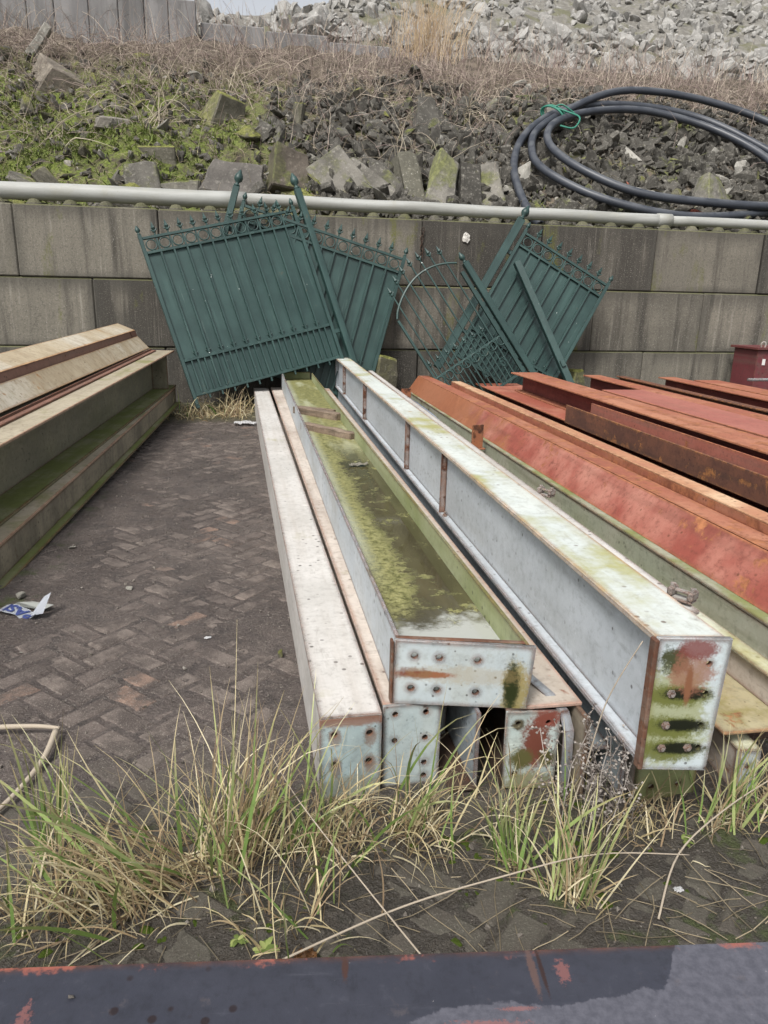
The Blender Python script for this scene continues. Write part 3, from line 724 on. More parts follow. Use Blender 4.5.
# yellow lichened channel right of it
t, L = beam('lichen_channel', 'yellow lichened steel channel with an open rusty tray floor, beside the big grey girder', (1.352,1.715,.185), (1.38,6.5,.185), GB)
YEL = steel('yellow_lichen', (.58,.60,.50), (.52,.50,.30), rust=.14, algae=.62, acol=(.34,.30,.09), grime=.45, edge=.7, rough=.7, along=(6,.8,6))
bxo('top_flange', (.205,.275,.02,L,.116,.126), YEL, t); bxo('web', (.228,.238,.03,L,.0105,.1155), BEIGE2, t)
o = bxo('tray_floor', (0,.25,.0,L,.0,.010), steel('tray', (.36,.32,.2),(.30,.24,.13), rust=.4, rcol=((.14,.06,.03),(.33,.16,.07)), algae=.45, acol=(.26,.22,.07), edge=.9, rough=.8, sc=2), t)
t = thing('drilled_block', 'short green capped steel block with one bolt hole, under the lichened channel', 'steel block', (1.40,1.70,0), -.1)
bxo('block_body', (0,.07,.011,.32,0,.135), BEIGE2, t); bxo('block_cap', (-.002,.072,0,.32,.1355,.143), YEL, t)
plate([(0,0),(.07,0),(.07,.135),(0,.135)], [(.035,.085,.009)], .0105, PLATE, 'end_plate', t)
t = thing('channel_bearer', 'rust brown steel bearer under the end of the lichened channel', 'steel block', (1.33,1.95,0), 0)
bxo('bearer_body', (0,.36,0,.09,0,.184), IRON, t)
bxo('bearer_foot', (-.02,.38,-.02,.11,0.001,.012), IRON, t)

# small clamps
def clamp(label, x, y, z, rz):
    t = thing('beam_clamp', label, 'clamp', (x,y,z), rz, 'small steel clamps')
    bxo('clamp_base', (-.035,.035,-.02,.02,0,.008), STEELB, t)
    for x_ in (-.03,.03):
        o = bxo('jaw', (x_-.008,x_+.008,-.022,.022,.0085,.035), STEELB, t, .004)
        obj('bolt', lathe(B(), [(.009,0),(.009,.008),(.001,.009)], Matrix.Translation((x_,0,.0352)), 6), STEELB, t)
    bxo('bridge', (-.0215,.0215,-.008,.008,.022,.031), STEELB, t)
clamp('pale steel clamp on the flange edge close to the big girder end', 1.195,1.78,.600, R(-58))
clamp('second steel clamp, farther along in the gap beside the big grey girder', 1.30,3.05,.56, R(-60))
for x,y,w_ in ((1.185,1.78,.05),(1.25,3.05,.08)): pass
# rail the clamps sit on
t, L = beam('clamp_rail', 'narrow grey steel rail in the gap along the big grey girder', (1.165,1.72,.3), (1.30,8.2,.3), GB)
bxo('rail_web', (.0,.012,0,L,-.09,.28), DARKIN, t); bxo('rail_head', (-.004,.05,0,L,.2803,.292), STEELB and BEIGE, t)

# pale green channel under the red steel
GRN = steel('green_grey_paint', (.30,.32,.24), (.37,.36,.29), rust=.2, algae=.6, acol=(.2,.23,.06), grime=.5, gcol=(.14,.13,.08), edge=.8, rough=.6)
t, L = beam('edge_channel', 'pale green mossy channel running along the foot of the red steel', (1.87,2.2,0), (1.91,9.0,0), GB)
bxo('side_flange', (0,.012,0,L,.0,.262), GRN, t); bxo('top_flange', (-.004,.22,0,L,.2625,.274), GRN, t)
bxo('ledge', (-.045,-.0005,0,L,.12,.132), GRN, t)
for a,b,y0 in (('rust tab',0,0),): pass
def tab(label, x, y, z0, z1, w_):
    t = thing('steel_lug', label, 'steel lug', (x,y,z0), R(12), 'rusty lugs')
    bxo('lug_plate', (0,w_,0,.014,0,z1-z0), IRON2, t); bxo('lug_foot', (-.01,w_+.01,-.03,.05,-.012,-.0005), IRON2, t)
IRON2 = steel('orange_rust', (.30,.115,.05), (.20,.075,.04), rust=.5, edge=0, rough=.9, sc=2)
tab('tall rusty lug standing between grey girder and red steel', 1.735,5.62,.245,.43,.10)
tab('small rusty lug near the far end of the grey girder', 1.70,8.3,.25,.38,.12)
t = thing('blue_tube', 'faded blue plastic tube lying in the gap beside the big grey girder', 'tube', (1.68,6.3,.27), -.03)
s = N('blue_plastic', .5); s.col(s.mix(s.noise(s.coord(),12,6,.7), (.16,.24,.34), (.30,.36,.42))); BLUE = s.m
obj('tube_body', tube(B(), [(0,0,0),(.02,.9,.01),(.03,1.9,.0)], .028, 10), BLUE, t, True); obj('tube_rib', tube(B(), [(.062,0,-.02),(.08,.9,-.015),(.085,1.8,-.02)], .02, 8), BLUE, t, True)

# ------------------------------------------------------------------ red steel stack
PK = ((.30,.09,.06), (.36,.12,.08))
OR = ((.19,.07,.03), (.40,.16,.07))
REDF = steel('red_primer', PK[0], PK[1], rust=.40, rcol=OR, grime=.35, gcol=(.16,.05,.04), edge=.35, rough=.48, along=(11,.5,11), hi=(.42,.19,.13))
REDO = steel('red_oxide_rusting', (.30,.105,.06), (.25,.075,.05), rust=.55, rcol=((.17,.06,.03),(.36,.145,.065)), grime=.4, gcol=(.14,.05,.03), edge=.45, rough=.8, along=(9,.35,9), hi=(.38,.17,.10))
REDD = steel('dark_red_web', (.15,.035,.03), (.20,.055,.045), rust=.3, rcol=((.07,.025,.018),(.16,.06,.03)), grime=.5, gcol=(.05,.02,.02), edge=.3, rough=.6)
BROWN = steel('brown_rust', (.095,.04,.027), (.15,.06,.034), rust=.46, rcol=((.06,.03,.022),(.34,.14,.045)), grime=.5, gcol=(.04,.025,.02), edge=.35, rough=.88, sc=1.3)
PINK = steel('pink_primer', (.34,.125,.095), (.29,.095,.075), rust=.28, rcol=OR, grime=.35, gcol=(.22,.10,.07), edge=.4, rough=.6, along=(8,.6,8))
RG = 'red primed steel in the right hand stack'
Y0 = 2.1
def rb(name, label, x, z, far, dx=.012, y0=Y0): return beam(name, label, (x,y0,z), (x+dx*(far-y0)*0,far,z), RG)
t, L = rb('tilted_channel', 'broad red channel tipped on edge, rusting orange at its far end, nearest the grey girder', 0,0,9.0)
def gradrust(nm, base):
    pass
def st_r1(s, c):
    xyz = s.sep(s.tc.outputs['Object']); n = s.noise(s.coord(), 3.0, 8, .7)
    k = s.ramp(s.math('ADD', xyz[1], s.math('MULTIPLY', s.math('SUBTRACT', n,.5), 7.0)), 3.2,4.6)
    return s.mix(s.mul(k,.85), c, s.mix(s.noise(s.coord(), 11, 8, .7), (.16,.06,.028), (.35,.14,.065)))
RED1 = steel('red_primer_far_rust', (.25,.064,.046), (.30,.092,.068), rust=.42, rcol=OR, grime=.55, gcol=(.12,.045,.03), edge=.5, rough=.45, along=(10,.6,10), hi=(.43,.20,.15), stains=st_r1)
prof = [(1.925,.276),(2.050,.450),(2.175,.452),(2.175,.436),(2.058,.434),(1.939,.268)]
obj('sloping_face', prism(B(), [(1.925,.276),(2.050,.450),(2.062,.4415),(1.937,.2675)], 0, L), RED1, t)
obj('top_flange', prism(B(), [(2.052,.4525),(2.178,.4525),(2.178,.4405),(2.0645,.4405)], 0, L), REDO, t)
obj('lower_flange', prism(B(), [(1.938,.267),(2.03,.205),(2.023,.195),(1.930,.258)], 0, L), REDD, t)
def ibeam(name, label, x0, x1, z0, z1, far, ft=.014, wt=.012, wx=None, mt=REDO, mw=REDD, mb=REDO, bot=None, y0=Y0):
    t, L = beam(name, label, (0,y0,0), (0,far,0), RG); wx = wx if wx is not None else (x0+x1)/2
    bxo('top_flange', (x0,x1,0,L,z1-ft,z1), mt, t); b0,b1 = bot or (x0,x1)
    bxo('web', (wx-wt/2,wx+wt/2,0,L,z0+ft+.0003,z1-ft-.0003), mw, t); bxo('bottom_flange', (b0,b1,0,L,z0,z0+ft), mb, t)
    return t, L
t,L = ibeam('red_girder', 'low orange rusted girder tucked behind the tipped red channel', 2.27,2.47,.20,.385,8.6)
t,L = beam('angle_bar', 'tan edged rusty angle bar lying on the low orange girder', (2.335,Y0,.3855), (2.335,8.5,.3855), RG)
bxo('upright_leg', (0,.012,0,L,.0,.046), REDO, t); bxo('flat_leg', (0,.112,0,L,.0463,.057), steel('tan_rust', (.40,.20,.11),(.33,.13,.08), rust=.5, rcol=((.22,.09,.045),(.5,.3,.17)), edge=.5, rough=.85, along=(9,.4,9), hi=(.55,.38,.24)), t)
t,L = ibeam('red_girder', 'wide orange red girder lying flat and carrying a narrower dark red girder', 2.78,3.32,.20,.36,9.0, mt=REDF)
t,L = ibeam('red_girder', 'dark webbed red girder standing on the wide flat one, right of the arched gate', 2.965,3.275,.3605,.575,8.25, bot=(3.02,3.26))
t,L = beam('rust_channel', 'deep brown rusted channel lying on the red steel, its end cut square', (2.715,Y0,.3610), (2.715,6.1,.3610), RG)
bxo('near_flange', (0,.014,0,L,0,.158), BROWN, t); bxo('far_flange', (.232,.245,0,L,0,.170), steel('scaled_red', (.27,.085,.06),(.31,.11,.08), rust=.45, rcol=((.12,.04,.022),(.34,.13,.05)), grime=.5, edge=.6, rough=.75), t); bxo('channel_web', (.0145,.2315,0,L,.0,.012), BROWN, t)
t,L = beam('box_beam', 'flat topped pink red box beam ending short between two red girders', (3.38,Y0,.2), (3.38,6.8,.2), RG)
bxo('top_plate', (0,.43,0,L,.348,.36), PINK, t); bxo('side_plate', (.02,.032,.01,L-.01,0,.3475), REDD, t); bxo('side_plate', (.398,.41,.01,L-.01,0,.3475), REDD, t)
bxo('end_plate', (.0325,.3975,L-.03,L-.015,0,.3472), REDD, t)
ibeam('red_girder', 'orange flanged girder starting beyond the pink box beam', 4.06,4.28,.2,.5,8.7)
ibeam('shade_girder', 'narrow girder coloured black brown as shade between two orange flanged girders', 4.5,4.6,.2,.49,8.7, mt=BROWN, mw=BROWN, mb=BROWN)  # black brown colour stands in for a web lying in shade
ibeam('red_girder', 'orange flanged girder next to the narrow shade coloured one', 4.95,5.17,.2,.5,8.5)
ibeam('red_girder', 'broad orange topped girder closest to the dark red steel post', 5.34,5.66,.2,.48,8.35)
for y in (3.9,7.4):
    t = thing('steel_bearer', 'low steel bearer crossing under the red stack, ' + ('nearer one' if y < 5 else 'farther one'), 'steel beam', (2.22,y,0), 0, 'bearers under the red stack')
    bxo('bearer_top', (0,3.5,0,.16,.184,.1985), IRON, t); bxo('bearer_web', (0,3.5,.074,.086,.0125,.1837), IRON, t); bxo('bearer_base', (0,3.5,0,.16,0,.012), IRON, t)
t = thing('steel_post_stub', 'dark red steel box post with a lid and lifting eye by the wall', 'steel post', (6.66,9.05,0))
MAR = steel('maroon_paint', (.115,.025,.03), (.145,.035,.04), rust=.2, grime=.4, edge=.4, rough=.5)
bxo('post_body', (0,.6,0,.5,0,.80), MAR, t, .006); bxo('lid', (-.04,.64,-.04,.54,.8005,.83), MAR, t)
obj('lifting_eye', tube(B(), [(.14+.035*math.cos(a),.1,.855+.04*math.sin(a)) for a in [2*math.pi*k/14 for k in range(14)]], .012, 6, closed=True), STEELB, t, True)
s = N('sticker', .5); s.col((.6,.58,.56)); bxo('label_plate', (.085,.13,-.006,-.0005,.60,.68), s.m, t, .001)
t,L = beam('pallet_bar', 'thin grey bar leaning low across the front of the dark red steel post', (6.5,8.95,.42), (8.0,8.6,.45))
obj('bar', tube(B(), [(0,0,0),(0,L,0)], .02, 8), DARKIN, t)

# ------------------------------------------------------------------ left stack
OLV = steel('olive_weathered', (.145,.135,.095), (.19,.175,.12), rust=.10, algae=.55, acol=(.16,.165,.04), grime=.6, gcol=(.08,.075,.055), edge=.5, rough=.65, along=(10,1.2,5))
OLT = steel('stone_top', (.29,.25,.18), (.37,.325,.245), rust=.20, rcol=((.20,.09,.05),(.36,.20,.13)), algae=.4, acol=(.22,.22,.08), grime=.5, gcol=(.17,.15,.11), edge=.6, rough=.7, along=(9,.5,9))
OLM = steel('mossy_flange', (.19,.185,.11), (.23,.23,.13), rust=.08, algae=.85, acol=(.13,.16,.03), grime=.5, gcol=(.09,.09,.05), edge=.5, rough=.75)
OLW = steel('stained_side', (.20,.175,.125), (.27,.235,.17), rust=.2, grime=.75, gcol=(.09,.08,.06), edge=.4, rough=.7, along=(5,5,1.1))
OCH = steel('ochre_stained', (.38,.31,.21), (.45,.38,.27), rust=.30, rcol=((.22,.11,.05),(.42,.25,.12)), algae=.1, grime=.5, gcol=(.24,.18,.11), edge=.4, rough=.65, along=(3,9,3), hi=(.50,.46,.38))
PUR = steel('purple_primer_edge', (.17,.085,.06), (.21,.11,.08), rust=.35, grime=.4, edge=.4, rough=.65)
LG = 'weathered beams in the left hand stack'
def lb(name, label, x, z, y0, far, k=.078, kz=.0265): y0 = 2.9; return beam(name, label, (x+k*(y0-4),y0,z+kz*(y0-4)), (x+k*(far-4),far,z+kz*(far-4)), LG)
t,L = lb('mossy_girder', 'lowest weathered girder with a stained side, along the edge of the lane', -1.219-.35,0,1.9,9.0)
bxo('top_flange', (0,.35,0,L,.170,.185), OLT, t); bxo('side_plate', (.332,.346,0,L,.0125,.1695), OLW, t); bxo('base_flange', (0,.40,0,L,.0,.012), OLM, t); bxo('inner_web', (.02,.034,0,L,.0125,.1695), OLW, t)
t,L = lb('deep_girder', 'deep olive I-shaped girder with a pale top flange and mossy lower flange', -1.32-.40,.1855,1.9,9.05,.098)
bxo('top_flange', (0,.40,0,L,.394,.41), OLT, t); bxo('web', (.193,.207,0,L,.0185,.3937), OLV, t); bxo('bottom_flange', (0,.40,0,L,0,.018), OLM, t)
bxo('end_stiffener', (.2075,.38,L-.35,L-.335,.0185,.3937), OLV, t)
t,L = lb('red_angle_bar', 'thin reddish bar lying on the pale top flange of the deep olive girder', -1.545,.5960,1.9,8.9,.098)
bxo('bar_flat', (0,.05,0,L,0,.014), PUR, t); bxo('bar_upright', (-.012,-.0005,0,L,0,.03), PUR, t)
t,L = lb('tilted_girder', 'topmost ochre stained girder tipped over against the left hand stack', 0,0,1.9,8.75,.106)
obj('lower_face', prism(B(), [(-1.60,.637),(-1.72,.765),(-1.732,.754),(-1.612,.627)], 0, L), OCH, t)
obj('flange_edge', prism(B(), [(-1.7205,.7655),(-1.742,.828),(-1.757,.824),(-1.7325,.7545)], 0, L), PUR, t)
obj('upper_face', prism(B(), [(-1.7425,.8285),(-1.925,.90),(-1.930,.886),(-1.7575,.8245)], 0, L), OCH, t)
obj('back_flange', prism(B(), [(-1.9255,.9005),(-2.0,.60),(-1.985,.597),(-1.9115,.893)], .0, L), OLV, t)
t,L = lb('stack_bearer', 'hidden grey girder carrying the back of the tipped ochre girder', -2.14,0.03,2.2,8.8,.098)
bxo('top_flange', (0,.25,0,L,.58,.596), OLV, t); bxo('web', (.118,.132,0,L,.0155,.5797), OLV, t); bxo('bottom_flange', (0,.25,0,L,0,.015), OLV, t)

# ------------------------------------------------------------------ dark wet beam in the foreground
def st_f(s, c):
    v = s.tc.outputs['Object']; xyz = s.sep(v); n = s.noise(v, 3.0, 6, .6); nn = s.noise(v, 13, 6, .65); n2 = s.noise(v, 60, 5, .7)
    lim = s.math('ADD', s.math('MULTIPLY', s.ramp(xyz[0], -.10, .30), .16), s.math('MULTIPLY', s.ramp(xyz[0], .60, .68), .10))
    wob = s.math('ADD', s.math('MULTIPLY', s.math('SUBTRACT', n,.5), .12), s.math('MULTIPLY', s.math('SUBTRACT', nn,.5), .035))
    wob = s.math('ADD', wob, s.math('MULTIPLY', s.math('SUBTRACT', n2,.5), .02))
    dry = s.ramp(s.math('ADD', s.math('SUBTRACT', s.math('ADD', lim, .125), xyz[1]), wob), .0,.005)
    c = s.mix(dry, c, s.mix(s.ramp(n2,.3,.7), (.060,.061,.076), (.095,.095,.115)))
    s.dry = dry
    far = s.ramp(s.math('ADD', xyz[1], s.math('MULTIPLY', s.math('SUBTRACT', n2,.5), .05)), .352,.366)
    c = s.mix(s.mul(far, s.ramp(s.noise(v, 9, 6, .7), .52,.60), .8), c, (.27,.085,.06))
    for cx,cy,rx,ry in ((.16,.215,.12,.006),(.30,.235,.07,.010),(.27,.20,.10,.005),(.45,.325,.012,.02),(-.40,.25,.012,.05),(.36,.262,.03,.004)):
        c = s.mix(s.mul(s.blob(cx,cy,rx,ry,1.6,(0,1)), .5), c, (.26,.10,.085))
    c = s.mix(s.mul(s.blob(.40,.33,.007,.05,.9,(0,1)),.8), c, (.10,.06,.05)); c = s.mix(s.mul(s.blob(.415,.33,.004,.05,.9,(0,1)),.9), c, (.03,.015,.012)); c = s.mix(s.blob(.09,.35,.006,.03,.8,(0,1)), c, (.05,.025,.02))
    c = s.mix(s.mul(s.ramp(s.noise(v, 16, 8, .7), .60,.70),.35), c, (.10,.085,.085))
    c = s.mix(s.ramp(n2, .715,.735), c, (.40,.38,.38))
    return c
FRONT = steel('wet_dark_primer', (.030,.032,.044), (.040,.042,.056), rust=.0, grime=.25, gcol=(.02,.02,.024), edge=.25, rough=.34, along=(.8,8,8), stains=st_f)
t = thing('front_beam', 'dark wet steel beam lying across the front, puddled and flecked with red', 'steel beam', (0,.625,0), R(-6.6))
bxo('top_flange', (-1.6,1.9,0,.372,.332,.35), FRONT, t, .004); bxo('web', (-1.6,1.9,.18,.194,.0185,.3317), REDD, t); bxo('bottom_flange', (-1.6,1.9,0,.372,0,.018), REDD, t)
for x,y in ((.285,.10),(-.30,.26)):
    t2 = obj('grit_crumb', rock_bm(int(900+x*100), .6, 9), GRIT); t2.scale = (.012,.009,.008); t2.location = t.matrix_world @ Vector((0,0,0)); t2.location = (x, .66+y+.05, .354)
    tag(t2, 'pale crumb of grit lying on the dark front beam' if x > 0 else 'dark edged grit crumb on the left part of the front beam', 'grit')

# ------------------------------------------------------------------ hillside of dumped rubble behind the wall
A = math.atan(.6745)
def sm(t): t = min(1,max(0,t)); return t*t*(3-2*t)
def slope_z(x, y):
    crest = 14.85 + .25*fbm(x,0,.35,2)
    base = 2.30 + .6745*(min(y,crest)-10.45)
    if y > crest: base += .40*(min(y,17.2)-crest)
    amp = sm((y-10.3)/.8)
    h = amp*(.16*fbm(x,y,.75,4.4) + .09*fbm(x,y,2.2,8.2) + .05*fbm(x,y,6,1.2))
    # grassy ledge on the left part
    h += .22*math.exp(-((x+1.5)/.75)**2-((y-11.95)/.35)**2)
    if y > 17: # the pale rubble tip beyond, falling away to the left
        rise = min(.54*(y-17), .62*(x+1.0+.5*fbm(y,x,.3,6)), 9)
        h += max(0,rise)*(1) + .25*fbm(x,y,.5,3)+.12*fbm(x,y,1.6,7)
    return base + h
def hill_material():
    s = N('hill_soil', .95, .2); v = s.coord(False); xyz = s.sep(v)
    n = s.noise(v, 1.1, 8, .65); n2 = s.noise(v, 6, 8, .7); n3 = s.noise(v, 30, 5, .7)
    c = s.mix(s.ramp(n2,.35,.65), (.07,.058,.046), (.17,.14,.11))
    leftness = s.ramp(s.math('ADD', xyz[0], s.math('MULTIPLY', s.math('SUBTRACT', n, .5), 6)), 2.4,-1.2)
    low = s.ramp(xyz[2], 5.2, 4.3)
    g = s.mul(s.ramp(n2,.36,.56), s.maxi(s.mul(leftness, low), s.mul(s.ramp(n,.5,.62),.75, low)))
    c = s.mix(s.mul(g,.95), c, s.mix(s.ramp(n3,.35,.65), (.075,.10,.02), (.18,.22,.05)))
    tipm = s.ramp(s.math('ADD', xyz[1], s.math('MULTIPLY', n2, 1.0)), 16.9,17.6)
    c = s.mix(tipm, c, s.mix(s.ramp(n2,.35,.65), (.15,.142,.125), (.25,.237,.213)))
    c = s.mix(s.mul(tipm, s.ramp(n,.52,.62),.7), c, (.13,.13,.07))
    s.col(c); s.bump(s.math('ADD', n3, n2), .05, .8); return s.m
HILLM = hill_material()
def hsheet(x0,x1,y0,y1,st):
    bm = B(); nx = int((x1-x0)/st); ny = int((y1-y0)/st)
    g = [[bm.verts.new((x0+(x1-x0)*i/nx, y0+(y1-y0)*j/ny, slope_z(x0+(x1-x0)*i/nx, y0+(y1-y0)*j/ny))) for i in range(nx+1)] for j in range(ny+1)]
    for j in range(ny):
        for i in range(nx): bm.faces.new((g[j][i],g[j][i+1],g[j+1][i+1],g[j+1][i]))
    return bm
tag(obj('hillside', hsheet(-9,15,10.35,17.2,.09), HILLM, smooth=True), kind='structure')
tag(obj('hillside_rubble_tip', hsheet(-14,32,17.2,36,.3), HILLM, smooth=True), kind='structure').name = 'far_hill'

ROCKD = stone_material('dark_rubble', (.045,.042,.036), (.21,.197,.172), .45, ((.07,.08,.02),(.17,.18,.055)), .45)
ROCKM = stone_material('mossy_rubble', (.08,.074,.056), (.18,.168,.135), .85, ((.08,.09,.018),(.22,.22,.06)))
ROCKP = stone_material('pale_rubble', (.20,.19,.165), (.36,.345,.31), .15)
ROCKT = stone_material('tip_stone', (.17,.163,.15), (.36,.35,.33), .0, lichen=.2)
BRICKM = stone_material('red_brick', (.20,.06,.04), (.30,.10,.07), .1, lichen=.1)
RB_ = {}
for nm,mt in (('d',ROCKD),('m',ROCKM),('p',ROCKP)):
    RB_[nm] = [mesh_of(rock_bm(k*7+len(nm)*31+ord(nm), [.75,.45,.9,.3,.6,.5][k%6], 12+k%4, 1), 'rubble', mt) for k in range(9)]
hose_c = (6.75, 12.3)
def pos_on(x, s_):   # s_ up the slope from the toe
    y = 10.5 + s_*math.cos(A); return x, y
def put_rock(me, x, y, size, quat, label, group=None, sink=.42, cat='rubble', name='concrete_chunk'):
    o = link(bpy.data.objects.new(name, me)); o.rotation_mode = 'QUATERNION'; o.rotation_quaternion = quat
    o.scale = size; o.location = (x, y, slope_z(x,y)+ (.5-sink)*min(size)); tag(o, label, cat, group); return o
rnd = random.Random(21)
cnt = 0; taken = []
while cnt < 285:
    x = rnd.uniform(-3.6,9.2); s_ = 5.0*rnd.random()**1.35+.05; x_, y = pos_on(x, s_)
    left = x < .9 + .6*math.sin(y*3)
    if left and rnd.random() < (.45 if s_ > 1.2 else .1): continue
    if s_ > 3.4 and rnd.random() < .6: continue
    size = (rnd.uniform(.30,.55) if cnt < 60 else rnd.uniform(.14,.32))*(1.15 if s_ < 1.0 else 1.0)*(1.0 if s_ < 3 else .85)
    if any((x-a)**2+(y-b)**2 < (.36*(size+c))**2 for a,b,c in taken): continue
    taken.append((x,y,size))
    k = rnd.random(); kind = ('m' if k < .5 else 'd' if k < .88 else 'p') if left else ('d' if k < .62 else 'm' if k < .82 else 'p')
    zone = 'on the grassy part of the slope' if left else ('inside or beside the hose coil' if x > 4.2 else 'on the bare middle part of the slope')
    if s_ < .9: zone = 'packed along the top of the block wall' + (' behind the green gates' if x < 4 else ' below the hose coil')
    adj = dict(m='moss covered', d='dark weathered', p='pale broken')[kind]
    q = Quaternion((rnd.gauss(0,1),rnd.gauss(0,1),rnd.gauss(0,1),rnd.gauss(0,1))).normalized()
    put_rock(rnd.choice(RB_[kind]), x, y, (size*rnd.uniform(.9,1.7), size*rnd.uniform(.6,1.0), size*rnd.uniform(.4,.9)), q, f'{adj} concrete chunk {zone}', f'{adj} chunks {zone}')
    cnt += 1
# stones that stand out
def slab_bm(seed, lx, ly, lz, taper=.0):
    bm = B(); vs = bmesh.ops.create_cube(bm, size=1)['verts']; r = random.Random(seed)
    for v in vs:
        k = 1-taper*(v.co.z+.5); v.co = Vector((v.co.x*lx*k, v.co.y*ly*k, v.co.z*lz)) + Vector((r.uniform(-.12,.12)*lx, r.uniform(-.12,.12)*ly, r.uniform(-.06,.06)*lz))
    bmesh.ops.bevel(bm, geom=bm.edges[:], offset=.02, segments=1, affect='EDGES')
    bmesh.ops.triangulate(bm, faces=bm.faces[:]); bmesh.ops.subdivide_edges(bm, edges=bm.edges[:], cuts=2, use_grid_fill=True)
    for v in bm.verts: v.co += v.co.normalized()*(.03*mnoise.noise(v.co*5+Vector((seed,0,0)))+.015*mnoise.noise(v.co*15))
    return bm
def slab(label, px, py, pz, l, rot, mat, taper=0, seed=1, name='concrete_slab'):
    o = obj(name, slab_bm(seed, *l, taper=taper), mat); o.location = (px,py,pz); o.rotation_euler = tuple(R(a) for a in rot)
    tag(o, label, 'rubble'); return o
slab('flat topped grey slab lying on the mossy ledge', -1.69,12.25,3.62,(.62,.5,.17),(6,3,8),stone_material('slab_grey',(.17,.155,.135),(.24,.22,.19),.1),0,3)
slab('long dark concrete edge overhung by moss under the flat topped slab', -1.35,11.75,3.12,(.95,.35,.30),(4,-4,-4),ROCKM,0,5)
slab('rounded boulder thickly capped with yellow green moss', -.25,12.85,3.98,(.62,.5,.5),(20,10,30),ROCKM,.4,6)
slab('dark triangular concrete block standing alone above the leaning slabs', 2.95,12.9,4.05,(.55,.35,.72),(-18,4,10),ROCKD,.5,7)
for i,(x,y,z,l,rt,tp) in enumerate(((2.33,11.15,2.88,(0.33,0.24,0.90),(-30,-6,5),.1),(2.74,11.0,2.88,(0.38,0.22,0.94),(-32,24,5),.08),(3.15,11.1,2.86,(0.35,0.24,0.78),(-30,4,0),.16),(3.5,11.15,2.86,(0.43,0.24,0.75),(-30,-12,-10),.22),(2.02,11.1,2.80,(0.35,0.24,0.72),(-25,-38,0),.1),(1.35,11.1,2.85,(0.62,0.30,0.83),(-30,-34,10),.1),(1.75,11.15,2.86,(0.25,0.24,0.88),(-30,-46,10),.1))):
    slab(('speckled narrow slab leaning in the fan above the wall','broad slab tilted sideways in the fan above the wall','tapered slab at the middle of the leaning fan','round topped slab ending the leaning fan','short slab tipped against the leaning fan','wide lichen spotted slab sloping behind the tall green post','thin long slab wedged beside the wide lichen spotted one')[i], x,y,z,l,rt,ROCKD if i != 0 else stone_material('speckled',(.10,.095,.075),(.2,.19,.15),.4,lichen=.9),tp,20+i)
slab('large grey pitted block behind the pipe, left of the gate finial', -.12,11.05,2.78,(.75,.3,.52),(-28,4,4),stone_material('pitted',(.12,.11,.10),(.17,.16,.14),.2),.2,31)
slab('dark square block leaning behind the pipe near the mossy ledge', -1.28,11.0,2.72,(.42,.25,.45),(-25,-8,0),ROCKD,.1,33)
slab('low dark block set behind the pipe beside the square one', -.85,10.95,2.62,(.62,.3,.22),(-10,-6,-8),ROCKD,0,34)
slab('blocky brown stone between the two green finials', .62,11.2,2.95,(.6,.4,.6),(-20,6,15),stone_material('brownstone',(.09,.075,.06),(.14,.12,.10),.5),.1,35)
slab('long stone tipped upright near the top of the grassy slope', -3.2,14.3,5.05,(.16,.16,.75),(10,38,0),ROCKP,.1,36)
slab('pale bulky concrete lump half sunk in grass high on the slope', -2.75,13.7,4.42,(.75,.6,.42),(30,20,30),stone_material('lump',(.15,.13,.11),(.24,.21,.17),.35),.2,37)
slab('broken red brick lying inside the hose coil', 5.68,11.40,3.02,(.22,.11,.11),(20,-28,35),BRICKM,0,41,'brick').__setitem__('category','brick')
slab('white concrete scrap beside the broken red brick', 6.0,11.32,2.96,(.32,.16,.07),(25,8,-10),stone_material('whitescrap',(.4,.39,.36),(.5,.49,.46),0),0,42)
slab('small red brick piece between triangular block and leaning slabs', 3.02,12.1,3.42,(.12,.1,.08),(10,20,10),BRICKM,0,43,'brick').__setitem__('category','brick')
slab('red brick stub behind the pipe under the hose', 6.55,10.75,2.62,(.2,.1,.09),(5,10,20),BRICKM,0,44,'brick').__setitem__('category','brick')
slab('dark pyramid shaped block in the lower part of the hose coil', 7.0,11.2,2.95,(.75,.5,.55),(-20,5,20),ROCKD,.5,45)
for k,(x,y,z) in enumerate(((1.66,9.45,.32),(4.25,9.45,.24))):
    slab(('moss grown stump of concrete behind the far end of the grey girder','moss grown concrete lump under the narrower gate leaf')[k], x,y,z,(.30,.3,.62 if k == 0 else .5),(0,8,20),ROCKM,.25,50+k)

# countless small rubble, soil crumbs
PR = [proto(rock_bm(300+k, U(.4,.9), 10+(k%4)*5)) for k in range(16)]
def mass(n, x0,x1,s0,s1, lo, hi, mat, name, f=None, pw=1.2):
    bm = B(); it = []
    while len(it) < n:
        x = U(x0,x1); s_ = s0+(s1-s0)*random.random()**pw; _, y = pos_on(x, s_)
        if f and not f(x,y): continue
        k = U(lo,hi); it.append((Vector((x,y,slope_z(x,y)+k*.2)), (k*U(.8,1.6),k,k*U(.5,1)), rq()))
    scatter(bm, PR, it); return tag(obj(name, bm, mat), kind='stuff')
bare = lambda x,y: random.random() < (1.0 if x > .8+1.2*fbm(x,y,.6,3) else .2)
ROCKS = stone_material('small_rubble', (.055,.051,.044), (.22,.205,.178), .45)
ROCKS2 = stone_material('small_pale_rubble', (.2,.185,.16), (.33,.31,.27), .1)
mass(1500, .2,10, 0,3.9, .13,.34, ROCKD, 'medium_rubble', bare, 1.5); mass(7000, -4,10, 0,4.6, .04,.17, ROCKS, 'small_rubble', bare); mass(1100, -4,10,0,4.4, .025,.10, ROCKS2, 'small_pale_rubble', bare)
bm = B(); it = []
